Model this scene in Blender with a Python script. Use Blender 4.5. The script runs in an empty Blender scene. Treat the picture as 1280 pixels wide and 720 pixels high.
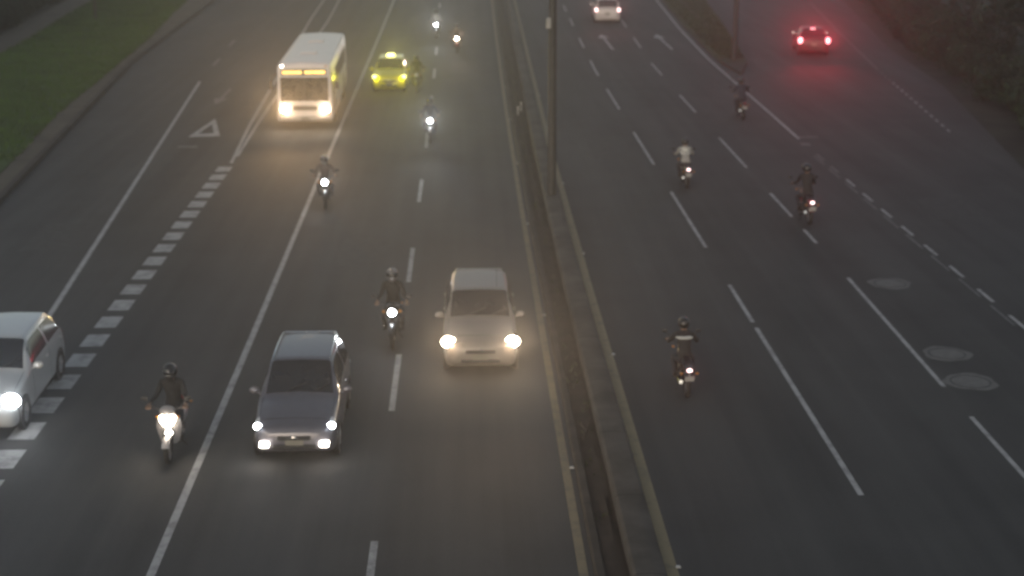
import bpy, math, random
import numpy as np
from mathutils import Vector, Matrix, noise as mnoise

S = bpy.context.scene
COL = S.collection
RAD = math.radians
rnd = random.Random(7)

# ------------------------------------------------------------------ camera
CAM_H = 10.686
cam = bpy.data.cameras.new('camera')
cam_o = bpy.data.objects.new('camera', cam)
COL.objects.link(cam_o)
cam.sensor_fit = 'HORIZONTAL'
cam.sensor_width = 36.0
cam.lens = 36.0 * 1900.0 / 1280.0
cam.clip_end = 2000
cam.dof.use_dof = True          # the soft focus of a cheap traffic camera
cam.dof.focus_distance = 12.0
cam.dof.aperture_fstop = 0.0534 / 0.035

cam_o.location = (0, 0, CAM_H)
cam_o.rotation_euler = (RAD(90 - 15.698), 0, RAD(-1.7993))
S.camera = cam_o

# ------------------------------------------------------------------ sky and sun (dusk, overcast)
SUN_EL, SUN_AZ = RAD(9), RAD(200)
w = bpy.data.worlds.new('World')
S.world = w
w.use_nodes = True
nt = w.node_tree
nt.nodes.clear()
sky = nt.nodes.new('ShaderNodeTexSky')
sky.sky_type = 'NISHITA'
sky.sun_disc = False
sky.sun_elevation = SUN_EL
sky.sun_rotation = SUN_AZ
sky.air_density = 1.0
sky.dust_density = 2.0
sky.ozone_density = 1.0
hs = nt.nodes.new('ShaderNodeHueSaturation')
hs.inputs['Saturation'].default_value = 0.58
bg = nt.nodes.new('ShaderNodeBackground')
bg.inputs['Strength'].default_value = 0.165
wo = nt.nodes.new('ShaderNodeOutputWorld')
nt.links.new(sky.outputs[0], hs.inputs['Color'])
nt.links.new(hs.outputs[0], bg.inputs['Color'])
nt.links.new(bg.outputs[0], wo.inputs['Surface'])
sun = bpy.data.lights.new('sun', 'SUN')
sun.energy = 0.3
sun.angle = RAD(30)
sun.color = (1.0, 0.97, 0.93)
sun_o = bpy.data.objects.new('sun', sun)
COL.objects.link(sun_o)
sun_o.rotation_euler = (RAD(90) - SUN_EL, 0, RAD(180) - SUN_AZ)
sun_o.location = (0, 0, 60)

S.view_settings.view_transform = 'Standard'
S.view_settings.look = 'None'
S.view_settings.exposure = 0.0
S.view_settings.gamma = 1.0
S.view_settings.use_curve_mapping = False
S.render.engine = 'CYCLES'
S.cycles.filter_width = 1.8
S.cycles.use_denoising = True
S.cycles.volume_bounces = 0
S.cycles.max_bounces = 6
S.cycles.sample_clamp_indirect = 4.0

HAZE_DENSITY = 0.0012
LAMP = 0.42        # scale of every headlight's own light
TAIL = 1.0
SPILL = 1.0     # light a lamp throws sideways, onto its own bumper and the road below

# ------------------------------------------------------------------ materials
def new_mat(name):
    m = bpy.data.materials.new(name)
    m.use_nodes = True
    m.node_tree.nodes.clear()
    out = m.node_tree.nodes.new('ShaderNodeOutputMaterial')
    return m, m.node_tree, out

def pbr(name, col, rough=0.6, metal=0.0, coat=0.0, var=0.12, scale=6.0, bump=0.0, spec=0.5):
    m, t, out = new_mat(name)
    b = t.nodes.new('ShaderNodeBsdfPrincipled')
    tc = t.nodes.new('ShaderNodeTexCoord')
    n = t.nodes.new('ShaderNodeTexNoise')
    n.inputs['Scale'].default_value = scale
    n.inputs['Detail'].default_value = 5
    t.links.new(tc.outputs['Object'], n.inputs['Vector'])
    r = t.nodes.new('ShaderNodeValToRGB')
    r.color_ramp.elements[0].position = 0.3
    r.color_ramp.elements[1].position = 0.7
    r.color_ramp.elements[0].color = tuple(c * (1 - var) for c in col) + (1,)
    r.color_ramp.elements[1].color = tuple(min(1, c * (1 + var)) for c in col) + (1,)
    t.links.new(n.outputs['Fac'], r.inputs['Fac'])
    t.links.new(r.outputs['Color'], b.inputs['Base Color'])
    b.inputs['Roughness'].default_value = rough
    b.inputs['Metallic'].default_value = metal
    b.inputs['Coat Weight'].default_value = coat
    b.inputs['Specular IOR Level'].default_value = spec
    if bump:
        bp = t.nodes.new('ShaderNodeBump')
        bp.inputs['Strength'].default_value = bump
        bp.inputs['Distance'].default_value = 0.02
        t.links.new(n.outputs['Fac'], bp.inputs['Height'])
        t.links.new(bp.outputs['Normal'], b.inputs['Normal'])
    t.links.new(b.outputs['BSDF'], out.inputs['Surface'])
    return m

def emit(name, col, strength):
    m, t, out = new_mat(name)
    e = t.nodes.new('ShaderNodeEmission')
    e.inputs['Color'].default_value = tuple(col) + (1,)
    e.inputs['Strength'].default_value = strength
    t.links.new(e.outputs[0], out.inputs['Surface'])
    m.cycles.emission_sampling = 'NONE'
    return m

def asphalt():
    m, t, out = new_mat('asphalt')
    N, L = t.nodes.new, t.links.new
    b = N('ShaderNodeBsdfPrincipled')
    tc = N('ShaderNodeTexCoord')
    sep = N('ShaderNodeSeparateXYZ')
    L(tc.outputs['Object'], sep.inputs[0])
    # fine aggregate
    n1 = N('ShaderNodeTexNoise'); n1.inputs['Scale'].default_value = 35; n1.inputs['Detail'].default_value = 4
    L(tc.outputs['Object'], n1.inputs['Vector'])
    # large patches, stretched along the road
    mp = N('ShaderNodeMapping'); mp.inputs['Scale'].default_value = (0.45, 0.05, 1)
    L(tc.outputs['Object'], mp.inputs[0])
    n2 = N('ShaderNodeTexNoise'); n2.inputs['Scale'].default_value = 1.6; n2.inputs['Detail'].default_value = 6
    L(mp.outputs[0], n2.inputs['Vector'])
    mp3 = N('ShaderNodeMapping'); mp3.inputs['Scale'].default_value = (2.2, 0.03, 1)
    L(tc.outputs['Object'], mp3.inputs[0])
    n3 = N('ShaderNodeTexNoise'); n3.inputs['Scale'].default_value = 1.0; n3.inputs['Detail'].default_value = 3
    L(mp3.outputs[0], n3.inputs['Vector'])
    # blotches
    n4 = N('ShaderNodeTexNoise'); n4.inputs['Scale'].default_value = 0.55; n4.inputs['Detail'].default_value = 8
    L(tc.outputs['Object'], n4.inputs['Vector'])
    def ma(op, a, b_, c=None):
        k = N('ShaderNodeMath'); k.operation = op
        for i, q in enumerate((a, b_, c)):
            if q is None: continue
            if isinstance(q, (int, float)): k.inputs[i].default_value = q
            else: L(q, k.inputs[i])
        return k.outputs[0]
    v = ma('MULTIPLY_ADD', n1.outputs['Fac'], 0.35, 0.25)
    v = ma('MULTIPLY_ADD', n2.outputs['Fac'], 0.55, v)
    v = ma('MULTIPLY_ADD', n3.outputs['Fac'], 0.35, v)
    v = ma('MULTIPLY_ADD', n4.outputs['Fac'], 0.25, v)
    r = N('ShaderNodeValToRGB')
    r.color_ramp.elements[0].position = 0.0
    r.color_ramp.elements[0].color = (0.034, 0.034, 0.035, 1)
    r.color_ramp.elements[1].position = 1.0
    r.color_ramp.elements[1].color = (0.076, 0.076, 0.0755, 1)
    sc_ = ma('MULTIPLY_ADD', v, 2.2, -1.7)
    L(sc_, r.inputs['Fac'])
    L(r.outputs['Color'], b.inputs['Base Color'])
    b.inputs['Roughness'].default_value = 0.82
    b.inputs['Specular IOR Level'].default_value = 0.3
    bp = N('ShaderNodeBump'); bp.inputs['Strength'].default_value = 0.25; bp.inputs['Distance'].default_value = 0.01
    L(n1.outputs['Fac'], bp.inputs['Height']); L(bp.outputs['Normal'], b.inputs['Normal'])
    L(b.outputs['BSDF'], out.inputs['Surface'])
    return m

def paint(name, col, wear=0.45, under=(0.045, 0.045, 0.046)):
    m, t, out = new_mat(name)
    N, L = t.nodes.new, t.links.new
    b = N('ShaderNodeBsdfPrincipled')
    tc = N('ShaderNodeTexCoord')
    n = N('ShaderNodeTexNoise'); n.inputs['Scale'].default_value = 3.0; n.inputs['Detail'].default_value = 10
    n.inputs['Roughness'].default_value = 0.7
    L(tc.outputs['Object'], n.inputs['Vector'])
    r = N('ShaderNodeValToRGB')
    r.color_ramp.elements[0].position = max(0.02, wear - 0.10)
    r.color_ramp.elements[1].position = wear + 0.10
    r.color_ramp.elements[0].color = tuple(0.55 * u + 0.45 * c for u, c in zip(under, col)) + (1,)
    r.color_ramp.elements[1].color = tuple(col) + (1,)
    L(n.outputs['Fac'], r.inputs['Fac'])
    L(r.outputs['Color'], b.inputs['Base Color'])
    b.inputs['Roughness'].default_value = 0.7
    L(b.outputs['BSDF'], out.inputs['Surface'])
    return m

def jointed(name, col):
    m = pbr(name, col, 0.9, var=0.35, scale=2.0, bump=0.3)
    t = m.node_tree; N, L = t.nodes.new, t.links.new
    b = next(n for n in t.nodes if n.type == 'BSDF_PRINCIPLED')
    src = b.inputs['Base Color'].links[0].from_socket
    tc = N('ShaderNodeTexCoord'); sp = N('ShaderNodeSeparateXYZ'); L(tc.outputs['Object'], sp.inputs[0])
    d = N('ShaderNodeMath'); d.operation = 'DIVIDE'; L(sp.outputs['Y'], d.inputs[0]); d.inputs[1].default_value = 3.0
    f = N('ShaderNodeMath'); f.operation = 'FRACT'; L(d.outputs[0], f.inputs[0])
    g_ = N('ShaderNodeMath'); g_.operation = 'LESS_THAN'; L(f.outputs[0], g_.inputs[0]); g_.inputs[1].default_value = 0.012
    n = N('ShaderNodeTexNoise'); n.inputs['Scale'].default_value = 0.7; n.inputs['Detail'].default_value = 6; L(tc.outputs['Object'], n.inputs['Vector'])
    r1 = N('ShaderNodeMapRange'); r1.inputs['From Min'].default_value = .3; r1.inputs['From Max'].default_value = .7
    r1.inputs['To Min'].default_value = .62; r1.inputs['To Max'].default_value = 1.2; L(n.outputs['Fac'], r1.inputs['Value'])
    mul = N('ShaderNodeMath'); mul.operation = 'MULTIPLY_ADD'; L(g_.outputs[0], mul.inputs[0]); mul.inputs[1].default_value = -.6; L(r1.outputs[0], mul.inputs[2])
    mx = N('ShaderNodeVectorMath'); mx.operation = 'SCALE'; L(src, mx.inputs[0]); L(mul.outputs[0], mx.inputs['Scale'])
    L(mx.outputs[0], b.inputs['Base Color'])
    return m

M = dict(
    asphalt=asphalt(),
    white=paint('white_road_paint', (0.36, 0.36, 0.36)),
    faint=paint('worn_road_paint', (0.16, 0.16, 0.16), 0.55),
    yellow=paint('yellow_road_paint', (0.17, 0.135, 0.075)),
    yellow_b=paint('dusty_yellow_paint', (0.22, 0.18, 0.10), 0.4),
    soil=pbr('damp_soil', (0.024, 0.017, 0.013), 0.95, var=0.4, scale=2.2, bump=0.6),
    concrete=jointed('weathered_concrete', (0.056, 0.052, 0.047)),
    kerb=jointed('dirty_kerb', (0.036, 0.030, 0.025)),
    patch_dark=pbr('newer_asphalt', (0.047, 0.047, 0.047), 0.85, var=0.2, scale=4),
    sidewalk=pbr('dusty_sidewalk', (0.072, 0.064, 0.05), 0.95, var=0.3, scale=0.8, bump=0.3),
    grassy=pbr('mown_grass', (0.025, 0.058, 0.006), 0.95, var=0.45, scale=0.6, bump=0.5),
    verge=pbr('dull_verge', (0.032, 0.042, 0.018), 0.95, var=0.45, scale=0.5, bump=0.5),
    blade=pbr('grass_blade', (0.032, 0.074, 0.007), 0.8, var=0.4, scale=0.5),
    rough_ground=pbr('rough_ground', (0.024, 0.026, 0.016), 0.95, var=0.5, scale=0.5, bump=0.6),
    patch=pbr('pale_cement_patch', (0.125, 0.125, 0.122), 0.85, var=0.18, scale=5),
    patch_ring=pbr('cast_iron_ring', (0.045, 0.045, 0.045), 0.7, var=0.2, scale=5),
    bark=pbr('bark', (0.045, 0.035, 0.026), 0.95, var=0.4, scale=5, bump=0.5),
    leaf_a=pbr('dark_leaf', (0.012, 0.022, 0.010), 0.7, var=0.5, scale=0.9),
    leaf_b=pbr('green_leaf', (0.016, 0.030, 0.011), 0.7, var=0.5, scale=0.9),
    steel=pbr('dull_steel', (0.035, 0.036, 0.037), 0.6, 0.4, var=0.2),
    pale=pbr('pale_sheet_metal', (0.22, 0.22, 0.215), 0.5),
    rubber=pbr('tyre_rubber', (0.018, 0.018, 0.018), 0.85, var=0.3, scale=20),
    black=pbr('black_plastic', (0.016, 0.016, 0.017), 0.5, var=0.2),
    glass=pbr('tinted_glass', (0.014, 0.016, 0.020), 0.12, 0.0, spec=0.6, var=0.1),
    chrome=pbr('chrome', (0.6, 0.6, 0.6), 0.18, 1.0, var=0.05),
    alloy=pbr('alloy_rim', (0.32, 0.32, 0.33), 0.35, 0.8),
    reflector=pbr('pale_reflector', (0.42, 0.40, 0.36), 0.25, coat=0.6, var=0.05),
    plate=pbr('number_plate', (0.16, 0.155, 0.13), 0.45, var=0.05),
    plate_w=pbr('pale_number_plate', (0.3, 0.3, 0.29), 0.45, var=0.05),
    lamp_off=pbr('clear_lamp_glass', (0.45, 0.46, 0.48), 0.12, coat=0.8, var=0.1),
    tail_off=pbr('red_lamp_glass', (0.22, 0.012, 0.012), 0.15, coat=0.8, var=0.1),
    amber_off=pbr('amber_lamp_glass', (0.4, 0.16, 0.02), 0.15, coat=0.8, var=0.1),
    silver=pbr('silver_paint', (0.12, 0.12, 0.14), 0.34, 0.45, 0.25, var=0.04),
    beige=pbr('beige_paint', (0.165, 0.150, 0.138), 0.42, 0.1, 0.1, var=0.04),
    whitecar=pbr('white_paint', (0.40, 0.415, 0.42), 0.32, 0.0, 0.7, var=0.03),
    taxi=pbr('taxi_yellow_paint', (0.62, 0.56, 0.02), 0.35, 0.0, 0.6, var=0.04),
    darkred=pbr('dark_red_paint', (0.05, 0.012, 0.014), 0.45, 0.1, 0.1, var=0.05),
    palecar=pbr('pale_van_paint', (0.45, 0.42, 0.41), 0.4, 0.0, 0.5, var=0.04),
    bus=pbr('bus_white_paint', (0.60, 0.56, 0.55), 0.45, 0.0, 0.3, var=0.05, scale=1.5),
    bus_grey=pbr('bus_grey_panel', (0.28, 0.26, 0.25), 0.5, var=0.08),
    jacket_black=pbr('black_jacket', (0.014, 0.014, 0.015), 0.8, var=0.35, scale=12),
    jacket_grey=pbr('grey_jacket', (0.24, 0.24, 0.23), 0.8, var=0.2, scale=12),
    jacket_brown=pbr('brown_jacket', (0.07, 0.055, 0.05), 0.8, var=0.3, scale=12),
    jacket_blue=pbr('navy_jacket', (0.018, 0.022, 0.035), 0.8, var=0.3, scale=12),
    trousers=pbr('dark_trousers', (0.022, 0.024, 0.03), 0.85, var=0.3, scale=12),
    skin=pbr('skin', (0.20, 0.12, 0.08), 0.55, var=0.1),
    shoe=pbr('black_shoe', (0.02, 0.018, 0.016), 0.6),
    helmet_black=pbr('black_helmet', (0.014, 0.014, 0.015), 0.35, coat=0.4, var=0.1),
    helmet_grey=pbr('grey_helmet', (0.10, 0.10, 0.105), 0.3, coat=0.5, var=0.1),
    moto_black=pbr('black_motorcycle_paint', (0.02, 0.02, 0.022), 0.3, coat=0.6, var=0.1),
    moto_grey=pbr('grey_motorcycle_paint', (0.26, 0.25, 0.25), 0.3, coat=0.6, var=0.1),
    moto_red=pbr('red_motorcycle_paint', (0.16, 0.02, 0.02), 0.3, coat=0.6, var=0.1),
    band=pbr('reflective_band', (0.42, 0.43, 0.41), 0.4, var=0.1),
    e_warm=emit('lit_warm_headlight', (1.0, 0.86, 0.66), 60),
    e_white=emit('lit_white_headlight', (0.93, 0.97, 1.0), 50),
    e_fog=emit('lit_fog_light', (1.0, 0.90, 0.78), 22),
    e_yellow=emit('lit_yellow_lamp', (1.0, 0.95, 0.30), 5),
    e_amber=emit('lit_amber_sign', (1.0, 0.62, 0.16), 3.2),
    e_red=emit('lit_tail_light', (1.0, 0.34, 0.36), 5),
    e_pink=emit('lit_pale_tail_light', (1.0, 0.70, 0.68), 4),
)

# ------------------------------------------------------------------ mesh helpers
class MB:
    def __init__(self):
        self.v, self.f, self.m = [], [], []
    def add(self, vs, fs, mi=0):
        o = len(self.v)
        self.v += [tuple(q) for q in vs]
        for f in fs:
            self.f.append(tuple(i + o for i in f)); self.m.append(mi)
        return self
    def box(self, c, s, mi=0, taper=1.0, rot=None, bev=0.0):
        x, y, z = s[0] / 2, s[1] / 2, s[2] / 2
        if bev > 0:
            b = min(bev, x * .9, y * .9, z * .9)
            vs = []
            for sz in (-1, 1):
                for (ix, iy, iz) in ((1, 1, 1), (0, 0, 0)) if sz < 0 else ((0, 0, 0), (1, 1, 1)):
                    k = taper if sz > 0 else 1
                    hx, hy, hz = x * k - b * ix, y * k - b * iy, z - b * (1 - iz)
                    bb = b * 0.8 * (1 - ix * .999)
                    for (sx, sy) in ((-1, -1), (1, -1), (1, 1), (-1, 1)):
                        if sx * sy > 0:
                            vs += [(sx * hx, sy * (hy - bb), sz * hz), (sx * (hx - bb), sy * hy, sz * hz)]
                        else:
                            vs += [(sx * (hx - bb), sy * hy, sz * hz), (sx * hx, sy * (hy - bb), sz * hz)]
            fs = []
            for r in range(3):
                for k in range(8):
                    a, b2 = r * 8 + k, r * 8 + (k + 1) % 8
                    fs.append((a, b2, b2 + 8, a + 8))
            fs.append(tuple(range(7, -1, -1))); fs.append(tuple(range(24, 32)))
        else:
            vs = [(sx * x * (taper if sz > 0 else 1), sy * y * (taper if sz > 0 else 1), sz * z)
                  for sz in (-1, 1) for (sx, sy) in ((-1, -1), (1, -1), (1, 1), (-1, 1))]
            fs = [(3, 2, 1, 0), (4, 5, 6, 7), (0, 1, 5, 4), (1, 2, 6, 5), (2, 3, 7, 6), (3, 0, 4, 7)]
        if rot is not None:
            vs = [rot @ Vector(q) for q in vs]
        return self.add([(q[0] + c[0], q[1] + c[1], q[2] + c[2]) for q in vs], fs, mi)
    def tube(self, pts, r, n=10, mi=0, caps=True):
        pts = [Vector(p) for p in pts]
        rs = r if isinstance(r, (list, tuple)) else [r] * len(pts)
        vs, fs = [], []
        up = None
        for i, p in enumerate(pts):
            d = (pts[min(i + 1, len(pts) - 1)] - pts[max(i - 1, 0)]).normalized()
            if up is None:
                up = Vector((0, 0, 1)) if abs(d.z) < .9 else Vector((1, 0, 0))
            a = d.cross(up).normalized(); b = a.cross(d).normalized(); up = b
            for k in range(n):
                t = 2 * math.pi * k / n
                vs.append(p + (a * math.cos(t) + b * math.sin(t)) * rs[i])
        for i in range(len(pts) - 1):
            for k in range(n):
                k2 = (k + 1) % n
                fs.append((i * n + k, i * n + k2, (i + 1) * n + k2, (i + 1) * n + k))
        if caps:
            fs.append(tuple(range(n - 1, -1, -1)))
            fs.append(tuple(range((len(pts) - 1) * n, len(pts) * n)))
        return self.add(vs, fs, mi)
    def lathe(self, prof, c, axis='x', n=28, mi=0):
        """prof: list of (radius, along)"""
        vs, fs = [], []
        for r, a in prof:
            for k in range(n):
                t = 2 * math.pi * k / n
                u, v_ = r * math.cos(t), r * math.sin(t)
                q = {'x': (a, u, v_), 'y': (u, a, v_), 'z': (u, v_, a)}[axis]
                vs.append((q[0] + c[0], q[1] + c[1], q[2] + c[2]))
        for i in range(len(prof) - 1):
            for k in range(n):
                k2 = (k + 1) % n
                fs.append((i * n + k, i * n + k2, (i + 1) * n + k2, (i + 1) * n + k))
        return self.add(vs, fs, mi)
    def ell(self, c, r, n=18, m_=10, mi=0, lo=-90, hi=90, rot=None):
        vs, fs = [], []
        for i in range(m_ + 1):
            p = RAD(lo + (hi - lo) * i / m_)
            for k in range(n):
                t = 2 * math.pi * k / n
                q = Vector((r[0] * math.cos(p) * math.cos(t), r[1] * math.cos(p) * math.sin(t), r[2] * math.sin(p)))
                if rot is not None: q = rot @ q
                vs.append((q[0] + c[0], q[1] + c[1], q[2] + c[2]))
        for i in range(m_):
            for k in range(n):
                k2 = (k + 1) % n
                fs.append((i * n + k, i * n + k2, (i + 1) * n + k2, (i + 1) * n + k))
        return self.add(vs, fs, mi)
    def mesh(self, name, mats, sharp=35):
        me = bpy.data.meshes.new(name)
        me.from_pydata(self.v, [], self.f)
        for m in (mats if isinstance(mats, (list, tuple)) else [mats]):
            me.materials.append(m)
        me.polygons.foreach_set('material_index', self.m)
        me.validate()
        import bmesh
        bm = bmesh.new(); bm.from_mesh(me)
        bmesh.ops.remove_doubles(bm, verts=bm.verts, dist=1e-5)
        bmesh.ops.recalc_face_normals(bm, faces=bm.faces)
        bm.to_mesh(me); bm.free()
        me.shade_smooth()
        me.set_sharp_from_angle(angle=RAD(sharp))
        return me
    def build(self, name, mats, parent=None, loc=None, sharp=35):
        o = bpy.data.objects.new(name, self.mesh(name, mats, sharp))
        COL.objects.link(o)
        if parent: o.parent = parent
        if loc: o.location = loc
        return o

def tag(o, label=None, cat=None, group=None, kind=None):
    if label: o['label'] = label
    if cat: o['category'] = cat
    if group: o['group'] = group
    if kind: o['kind'] = kind
    return o

def thing(name, label, cat, loc=(0, 0, 0), rz=0.0, group=None):
    o = bpy.data.objects.new(name, None)
    COL.objects.link(o)
    o.empty_display_size = 0.3
    o.location = loc
    o.rotation_euler = (0, 0, rz)
    return tag(o, label, cat, group)

def beam(parent, loc, col, watts, aim=(0, -1, 0.48), cone=80, radius=0.06, spill=5):
    l = bpy.data.lights.new('headlight_beam', 'SPOT')
    l.energy = watts * LAMP
    l.color = col
    l.spot_size = RAD(cone)
    l.spot_blend = 1.0
    l.shadow_soft_size = radius
    o = bpy.data.objects.new('headlight_beam', l)
    COL.objects.link(o)
    o.parent = parent
    o.location = loc
    o.rotation_euler = Vector(aim).to_track_quat('-Z', 'Y').to_euler()
    if spill:
        p = bpy.data.lights.new('headlight_spill', 'POINT')
        p.energy = spill * SPILL
        p.color = col
        p.shadow_soft_size = 0.05
        q = bpy.data.objects.new('headlight_spill', p)
        COL.objects.link(q)
        q.parent = parent
        q.location = Vector(loc) + Vector((0, -.04, -.02))
    return o

def glow(parent, loc, col, watts, radius=0.05, aim=(0, 1, 0.50)):
    l = bpy.data.lights.new('lamp_glow', 'SPOT')
    l.spot_size = RAD(84)
    l.spot_blend = 1.0
    l.energy = watts * TAIL
    l.color = col
    l.shadow_soft_size = radius
    o = bpy.data.objects.new('lamp_glow', l)
    COL.objects.link(o)
    o.parent = parent
    o.location = loc
    o.rotation_euler = Vector(aim).to_track_quat('-Z', 'Y').to_euler()
    return o

def pl(table, y):
    """x of a polyline table [(x, y)...] at distance y"""
    ys = [q[1] for q in table]; xs = [q[0] for q in table]
    if y <= ys[0]: return xs[0] + (xs[1] - xs[0]) * (y - ys[0]) / (ys[1] - ys[0])
    for i in range(len(ys) - 1):
        if y <= ys[i + 1]:
            return xs[i] + (xs[i + 1] - xs[i]) * (y - ys[i]) / (ys[i + 1] - ys[i])
    return xs[-1] + (xs[-1] - xs[-2]) * (y - ys[-1]) / (ys[-1] - ys[-2])

# ------------------------------------------------------------------ the ground and the roads (metres; traffic runs along y)
Y0, Y1 = 4.0, 230.0
LINE_E = [(1.79, 15), (1.79, 48), (1.85, 68), (2.02, 95), (2.26, 123), (2.6, 160)]
LINE_F = [(3.17, 15), (3.19, 38), (3.29, 58), (3.57, 83), (4.05, 123), (4.6, 160)]
LINE_G = [(6.87, 15), (6.90, 60), (6.93, 80), (7.15, 93), (7.62, 116), (8.4, 150)]
LINE_H = [(9.98, 15), (10.06, 30), (10.17, 40), (10.19, 70), (10.25, 83), (10.65, 96), (11.4, 120), (12.4, 150)]
LINE_R = [(13.27, 20), (13.24, 45), (13.30, 58), (13.42, 66), (13.66, 85), (14.24, 101), (15.34, 122), (17.3, 150)]
LINE_D = [(-1.53, 15), (-1.50, 60), (-1.57, 83), (-1.69, 102), (-1.9, 125), (-2.2, 150)]
LINE_C = [(-4.90, 15), (-4.98, 32), (-5.13, 55), (-5.36, 98), (-5.55, 125), (-5.8, 150)]
LINE_A = [(-9.55, 26), (-10.19, 36.2), (-11.09, 48.1), (-13.28, 76.8)]
GORE_L = [(-8.57, 55.2), (-9.01, 63.5), (-10.69, 107.5), (-11.13, 123.3), (-11.9, 150)]
GORE_R = [(-8.50, 55.2), (-8.72, 63.5), (-9.0, 80), (-9.4, 107), (-9.9, 123), (-10.6, 150)]
EDGE_L = [(-12.6, 4), (-13.2, 30), (-15.04, 48.6), (-18.13, 83.9), (-19.73, 123.6), (-21.2, 160), (-24, 230)]
GRASS_L = [(-15.2, 4), (-15.5, 38), (-16.2, 52.4), (-16.65, 56.1), (-17.6, 65.2), (-18.35, 77.5), (-19.5, 95.4), (-20.9, 110.6), (-22.3, 128), (-25, 160), (-31, 230)]
EDGE_R = [(17.6, 4), (18.3, 40), (19.9, 52), (23.6, 74), (25.2, 90), (30.2, 122), (36.5, 160), (49, 230)]

def strip(name, mat, left, right, z, y0, y1, step=2.0, parent=None, thick=0.0, sharp=35):
    mb = MB()
    n = max(1, int(round((y1 - y0) / step)))
    vs, fs = [], []
    for i in range(n + 1):
        y = y0 + (y1 - y0) * i / n
        xl = left(y) if callable(left) else pl(left, y)
        xr = right(y) if callable(right) else pl(right, y)
        vs += [(xl, y, z), (xr, y, z)]
        if thick: vs += [(xl, y, z - thick), (xr, y, z - thick)]
    k = 4 if thick else 2
    for i in range(n):
        a, b = i * k, (i + 1) * k
        fs.append((a, a + 1, b + 1, b))
        if thick:
            fs.append((a + 2, a, b, b + 2)); fs.append((a + 1, a + 3, b + 3, b + 1))
    if thick:
        fs.append((0, 2, 3, 1)); e = n * k
        fs.append((e, e + 1, e + 3, e + 2))
    mb.add(vs, fs)
    return mb.build(name, mat, parent, sharp=sharp)

g = MB()
g.add([(-300, -200, 0), (300, -200, 0), (300, 500, 0), (-300, 500, 0)], [(0, 1, 2, 3)])
tag(g.build('ground', M['rough_ground']), 'rough dark ground beside and beyond the roads', 'ground', kind='structure')

road = strip('road', M['asphalt'], EDGE_L, EDGE_R, 0.004, Y0, Y1)
tag(road, 'grey asphalt motorway with two carriageways and side lanes', 'road', kind='structure')

def mark(table, y0, y1, wd=0.12, mat='white', dx=0.0, name='lane_marking'):
    return strip(name, M[mat], lambda y: pl(table, y) + dx - wd / 2, lambda y: pl(table, y) + dx + wd / 2, 0.009, y0, y1, 2.0, road)

mark(LINE_C, 6, 150, 0.14)
mark(LINE_A, 26, 76.8, 0.14)
mark(GORE_L, 55.2, 150, 0.12)
mark(GORE_R, 56.6, 150, 0.11)
for k in range(-2, 11):
    y = 28.9 + 9.75 * k
    mark(LINE_D, y, y + 3.65, 0.125)
for y0, y1 in ((12, 21), (24.4, 34.3), (34.75, 38.1), (42.1, 49.7), (54.5, 61.4), (67.3, 73.7), (78.3, 84.6), (90.4, 95.6), (103, 108), (113, 118)):
    mark(LINE_G, y0, y1, 0.105)
for y0, y1 in ((19, 28.2), (30.0, 38.7), (42.5, 44.2), (45.9, 49.4), (53.8, 60.0), (66.3, 71.5), (78.3, 83.2), (90.3, 95.8), (102, 107), (114, 119)):
    mark(LINE_H, y0, y1, 0.10)
mark(LINE_R, 59.6, 150, 0.13)
for k in range(10):
    y = 35.2 + 2.35 * k - 1.25
    mark(LINE_R, y, y + 1.2, 0.10, 'white' if k < 8 else 'faint')
for k in range(9):
    y = 34.3 + 2.5 * k
    mark(LINE_R, y, y + 1.7, 0.07, 'faint', dx=-0.17)
mb = MB(); mb.box((13.75, 60.0, 0.0095), (0.9, 0.22, 0.003)); mb.build('gore_tip_bar', M['faint'], road)
mb = MB(); mb.box((13.32, 58.4, 0.0095), (0.35, 0.5, 0.003)); mb.build('gore_tip_bar', M['faint'], road)
# block dashes of the merge line
for k in range(25):
    y = 54.1 - 1.45 * k
    x = -8.55 - 0.0045 * (y - 26)
    wd, ln = 0.52, 0.92
    mb = MB(); mb.add([(x - wd / 2, y - ln / 2, 0.0095), (x + wd / 2, y - ln / 2, 0.0095), (x + wd / 2, y + ln / 2, 0.0095), (x - wd / 2, y + ln / 2, 0.0095)], [(0, 1, 2, 3)])
    mb.build('give_way_block', M['white'], road)
# yield triangle: an outline
tri_o = [(-11.10, 60.75), (-9.85, 60.95), (-10.72, 65.3)]
cx_ = sum(p[0] for p in tri_o) / 3; cy_ = sum(p[1] for p in tri_o) / 3
tri_i = [(cx_ + (x - cx_) * .50, cy_ + (y - cy_) * .52) for x, y in tri_o]
mb = MB(); mb.add([(x, y, 0.0095) for x, y in tri_o + tri_i], [(0, 1, 4, 3), (1, 2, 5, 4), (2, 0, 3, 5)])
mb.build('yield_triangle', M['white'], road)
mb = MB(); mb.box((-10.75, 58.6, 0.0095), (0.75, 0.35, 0.003)); mb.build('worn_bar', M['faint'], road)
def arrow(cx, y0, y1, head, mat='faint', sgn=1):
    """straight arrow painted on the road; the head is at y1"""
    mb = MB()
    hl = 1.9 * (1 if y1 > y0 else -1)
    z = 0.0095
    mb.add([(cx - .07, y0, z), (cx + .07, y0, z), (cx + .07, y1 - hl, z), (cx - .07, y1 - hl, z)], [(0, 1, 2, 3)])
    mb.add([(cx - head, y1 - hl, z), (cx + head, y1 - hl, z), (cx, y1, z)], [(0, 1, 2)])
    mb.build('lane_arrow', M[mat], road)
arrow(8.75, 89.5, 97.5, 0.36, 'white'); arrow(12.25, 89.5, 97.5, 0.36, 'white')
arrow(-11.35, 74.2, 69.2, 0.34, 'faint')
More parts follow.
